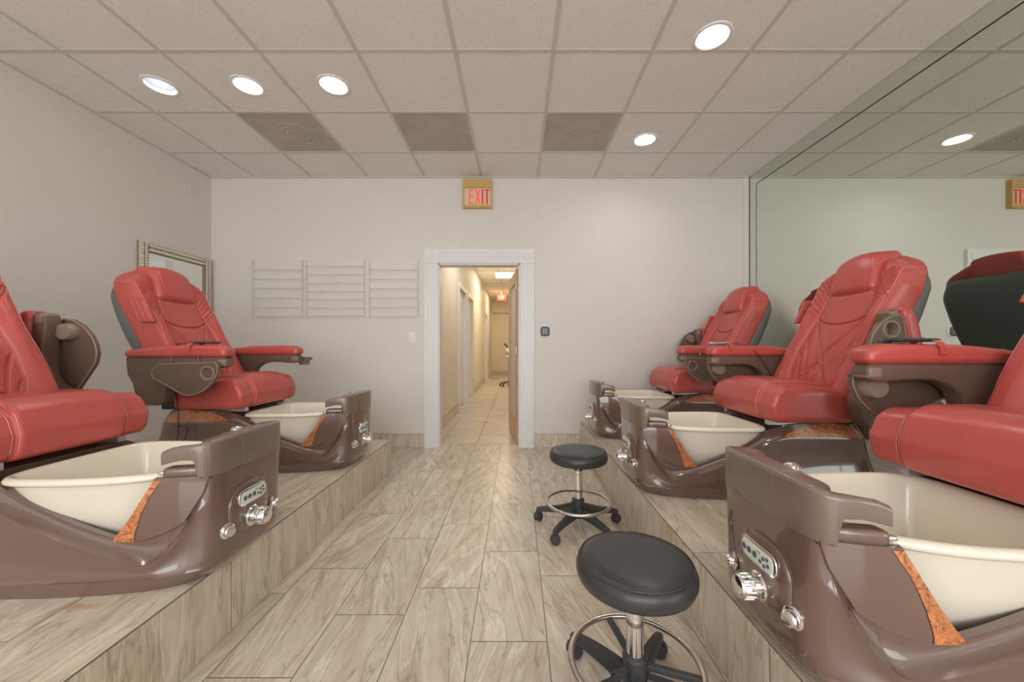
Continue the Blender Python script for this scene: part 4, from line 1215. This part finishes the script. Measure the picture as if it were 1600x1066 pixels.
    # gathered pocket on the right-hand flank
    def pocket():
        def f(x, y, z):
            pl = .005 * sin(z * 0 + x * 160) * (1 - (z / .08) ** 2)
            k = sstep(.0, .006, -y)
            sh_ = 1 - .10 * (1 - (z / .08) ** 2)
            X = x * sh_; Z = z
            return (-1.293 - (Z) * .42 + X, y + pl * k - .296, 1.04 + Z)
        return rbox((.052, .010, .078), (.012, .009, .012), (40, 4, 20), f).mesh('pocket')
    P('pocket', 'pocket', pocket, M['leather'], O)
    # ---- arms
    for sg in (1, -1):
        st_ = arms[sg]
        a = new('arm_support', cached('arm', make_arm), M['armb'], t, (s + (ao if st_ != 'up' else 0), sg * .372, 0))
        kids = [new('end_cap', cached('armcap', make_armcap), M['armrim'], a, None),
                new('arm_pad', cached('pad', make_pad), M['leather'], a, None)]
        ty = sg * .062
        tr = new('side_tray', cached('tray', make_tray), M['armb'], a, (0, ty, 0))
        for q in (1, -1): new('tray_rim', cached('trim%d' % q, lambda: make_tray_rim(q)), M['armrim'], tr)
        cu = new('cup_holder', cached('cup%d' % sg, lambda: make_cup(sg)), M['armrim'], tr)
        if st_ == 'down':
            cv = new('cup_flap', cached('flap', lambda: MB().lathe([(.0295, -.001), (.0295, .001)], 28, (-.728, 0, .650), 'y').add([(-.75, .003, .648), (-.706, .003, .648), (-.706, .003, .652), (-.75, .003, .652), (-.75, -.003, .648), (-.706, -.003, .648), (-.706, -.003, .652), (-.75, -.003, .652)], [(0, 1, 2, 3), (7, 6, 5, 4), (0, 4, 5, 1), (2, 6, 7, 3)]).mesh('cup_flap')), M['armb'], tr, (0, -.002 * sg, 0))
        for x in (-.96, -.80):
            new('hinge', cached('hg', lambda: MB().lathe([(.0035, 0), (.0035, .045)], 8).mesh('hinge')), M['chrome'], a, (x, sg * .045, .705))
        if st_ == 'up': set_rot(a, (-1.08 , .52), radians(86 if ao > 0 else 79))
        if st_ == 'out':
            tr.matrix_basis = Matrix.Translation((0, sg * .062, .708)) @ Matrix.Rotation(radians(90 * sg), 4, 'X') @ Matrix.Translation((0.05, 0, -.708))
    return t

LF, RF = 0.0, pi
chair(-1.025, 1.475, LF, -.03, {1: 'up', -1: 'down'}, 'red leather pedicure chair nearest on the left platform, back cut off by the left edge', .0001)
CL2 = chair(-1.085, 2.67, LF, .02, {1: 'out', -1: 'down'}, 'red leather pedicure chair in front of the braided mirror, both arms down')
chair(0.705, 3.52, RF, .03, {1: 'down', -1: 'up'}, 'red leather pedicure chair farthest on the right platform, beside the back wall')
CR2 = chair(0.660, 2.25, RF, 0.0, {1: 'up', -1: 'down'}, 'red leather pedicure chair in the middle of the right platform, near arm raised')
CR3 = chair(0.665, 1.045, RF, .085, {1: 'down', -1: 'down'}, 'red leather pedicure chair nearest at the right edge, large basin in front, back cut off', -.065)

# ------------------------------------------------------------------ remotes lying on the arm pads
def remote(ch, cx, cy, rz, s, style, label, lx, cord):
    Tm = Matrix.Translation((cx, cy, PLAT)) @ Matrix.Rotation(rz, 4, 'Z') @ Matrix.Translation((s, 0, 0))
    t = thing('remote_control', label, 'remote control')
    t.matrix_world = Tm @ Matrix.Translation((lx, -.372, .821))
    m_ = {'silver': M['silver'], 'black': M['black']}[style]
    if style == 'silver': body = rbox((.075, .022, .009), (.02, .015, .008), (16, 8, 4))
    else: body = rbox((.085, .034, .007), (.02, .02, .006), (18, 10, 4))
    new('remote_body', body.mesh('remote_body'), m_, t, loc=(.02, 0, .010))
    new('keypad', rbox((.045, .016, .002), .0018, (6, 4, 2), c=(.03, 0, .0195 if style == 'silver' else .0175)).mesh('keypad'), M['btn'], t)
    st = MB(); w_ = .014; pts = [(0, -.060, -.038), (0, -.059, -.012), (0, -.046, .006), (0, -.03, .017), (0, 0, .0225), (0, .03, .017), (0, .046, .006), (0, .059, -.012), (0, .060, -.038)]
    st.grid([[(x - w_, y, z), (x + w_, y, z), (x + w_, y * .97, z - .002), (x - w_, y * .97, z - .002)] for x, y, z in pts], closed_u=True, cap=True)
    new('remote_strap', st.mesh('remote_strap', smooth=False), M['leather'], ch, loc=(s + lx - .035, -.372, .816), label='red leather strap')
    new('cord', MB().tube([(x + s, y, z - .004) for x, y, z in cord], .0028, 6).mesh('cord'), M['dark'], ch, label='thin black cord')
def smooth_path(P, n=8):
    return [catmull(P, (len(P) - 1) * k / (n * (len(P) - 1))) for k in range(n * (len(P) - 1) + 1)]
remote(CR2, 0.660, 2.25, RF, -.035, 'silver', 'silver remote control strapped to the far arm of the middle right chair', -.735,
       smooth_path([(-.80, -.372, .832), (-.86, -.345, .825), (-.93, -.318, .775), (-1.0, -.325, .69), (-1.06, -.33, .60), (-1.10, -.30, .55)]))
remote(CR3, 0.665, 1.045, RF, .02, 'black', 'black flat remote control strapped to the far arm of the nearest right chair', -.86,
       smooth_path([(-.77, -.372, .832), (-.745, -.38, .829), (-.735, -.39, .828), (-.75, -.40, .828), (-.80, -.41, .826)]))
remote(CL2, -1.085, 2.67, LF, -.015, 'black', 'black remote control strapped to the near arm of the chair before the braided mirror', -.82,
       smooth_path([(-.90, -.372, .828), (-.98, -.35, .825), (-1.04, -.318, .77), (-1.045, -.315, .60), (-1.02, -.31, .44), (-1.03, -.295, .30), (-1.04, -.295, .16), (-1.00, -.295, .20), (-.98, -.292, .29), (-1.03, -.29, .31)]))

# ------------------------------------------------------------------ rolling stools
def stool(x, y, a0, label, lever):
    t = thing('rolling_stool', label, 'stool', (x, y, 0), 0, 'black rolling stools in the aisle')
    prof = [(0, .392), (.11, .392), (.150, .394), (.166, .402), (.1725, .418), (.1735, .432), (.169, .447), (.1605, .4575), (.158, .4575), (.156, .4605), (.150, .4650), (.12, .4675), (.06, .4685), (0, .4690)]
    new('seat', cached('sseat', lambda: MB().lathe(prof, 72).mesh('seat', angle=60)), M['vinyl'], t)
    new('seam_piping', cached('sseam', lambda: MB().tube([(.1615 * cos(2 * pi * k / 64), .1615 * sin(2 * pi * k / 64), .4578) for k in range(64)], .0022, 6, closed=True).mesh('piping')), M['vinyl'], t)
    new('seat_plate', cached('splate', lambda: MB().lathe([(0, .374), (.035, .374), (.04, .38), (.085, .392), (0, .393)], 32).mesh('seat_plate')), M['black'], t)
    new('gas_lift', cached('slift', lambda: MB().lathe([(.014, .30), (.014, .376)], 28).mesh('gas_lift')), M['chrome'], t)
    new('column', cached('scol', lambda: MB().lathe([(0.024, .09), (.0255, .10), (.0255, .325), (.0275, .328), (.0275, .345), (.016, .348), (.014, .348)], 32).mesh('column', angle=30)), M['chrome'], t)
    new('column_collar', cached('scollar', lambda: MB().lathe([(.030, .105), (.036, .11), (.036, .168), (.030, .176), (.027, .178)], 32).mesh('column_collar', angle=30)), M['black'], t)
    # foot ring with spokes
    ring = cached('sring', lambda: MB().tube([(.188 * cos(2 * pi * k / 72), .188 * sin(2 * pi * k / 72), .152) for k in range(72)], .0095, 12, closed=True).mesh('foot_ring'))
    fr = new('foot_ring', ring, M['brushed'], t)
    for k in range(3):
        a = a0 + radians(36 + 120 * k + 10)
        new('spoke', cached('sspoke', lambda: MB().box(.033, .184, -.009, .009, .138, .156).mesh('spoke', smooth=False, bevel=.003)), M['black'], fr, rot=(0, 0, a))
    kn = MB().lathe([(0, -.0), (.006, 0), (.006, .02), (.021, .022), (.024, .030), (.024, .044), (.020, .048), (0, .048)], 16, axis='x').mesh('tension_knob', angle=30)
    new('tension_knob', kn, M['black'], t, loc=(.036 * cos(lever[1]), .036 * sin(lever[1]), .135), rot=(0, 0, lever[1]))
    lv = MB(); lv.tube([(.02, 0, .378), (.075, 0, .366), (.105, 0, .352)], .004, 8)
    lv.add(rbox((.030, .013, .005), .004, (8, 6, 3), lambda x, y, z: (x + .125, y * (1 + x * 14), z + .345 - x * .55)).v, rbox((.030, .013, .005), .004, (8, 6, 3)).f)
    new('height_lever', lv.mesh('height_lever'), M['black'], t, rot=(0, 0, lever[0]))
    # star base
    new('hub', cached('shub', lambda: MB().lathe([(.024, .062), (.040, .066), (.044, .090), (.038, .118), (.028, .122), (.024, .122)], 32).mesh('hub', angle=40)), M['black'], t)
    def leg():
        mb = MB(); rows = []
        for k in range(13):
            u = k / 12; r = lerp(.03, .262, u); zc = .100 - .028 * u ** 2.2 - .004; h = lerp(.022, .012, u); w_ = lerp(.024, .0155, u)
            if k == 12: h *= .8; w_ *= .8
            sec = [(-w_, -h), (-w_ * .9, h * .5), (-w_ * .55, h), (w_ * .55, h), (w_ * .9, h * .5), (w_, -h), (w_ * .6, -h * .8), (-w_ * .6, -h * .8)]
            rows.append([(r, a, zc + b_) for a, b_ in sec])
        mb.grid(rows, closed_u=True, cap=True)
        mb.lathe([(.013, .05), (.013, .075)], 14, (.252, 0, 0))
        return mb.mesh('leg', angle=50)
    def caster():
        mb = MB()
        for sg in (1, -1):
            mb.lathe([(0, sg * .006), (.022, sg * .006), (.0255, sg * .009), (.0255, sg * .018), (.022, sg * .022), (.008, sg * .023), (0, sg * .022)], 24, (0, 0, .0255), 'y')
        mb.lathe([(.006, .03), (.006, .062)], 10, (.008, 0, 0))
        rows = []
        for k in range(11):
            a = lerp(-.2, pi + .1, k / 10); rows.append([(cos(a) * .029, -.008, .0265 + sin(a) * .029), (cos(a) * .029, .008, .0265 + sin(a) * .029), (cos(a) * .023, .008, .0265 + sin(a) * .023), (cos(a) * .023, -.008, .0265 + sin(a) * .023)])
        mb.grid(rows, closed_u=True, cap=True)
        return mb.mesh('caster', angle=40)
    for k in range(5):
        a = a0 + 2 * pi * k / 5
        lg = new('leg', cached('sleg', leg), M['black'], t, rot=(0, 0, a))
        new('caster', cached('scast', caster), M['castr'], lg, loc=(.252, 0, 0), rot=(0, 0, random.uniform(0, 6)))
stool(.372, 2.27, radians(159), 'black round rolling stool farther down the aisle, beside the right platform', (radians(62), radians(80)))
stool(.352, 1.12, radians(54), 'black round rolling stool nearest the camera, large in the foreground', (radians(128), radians(215)))
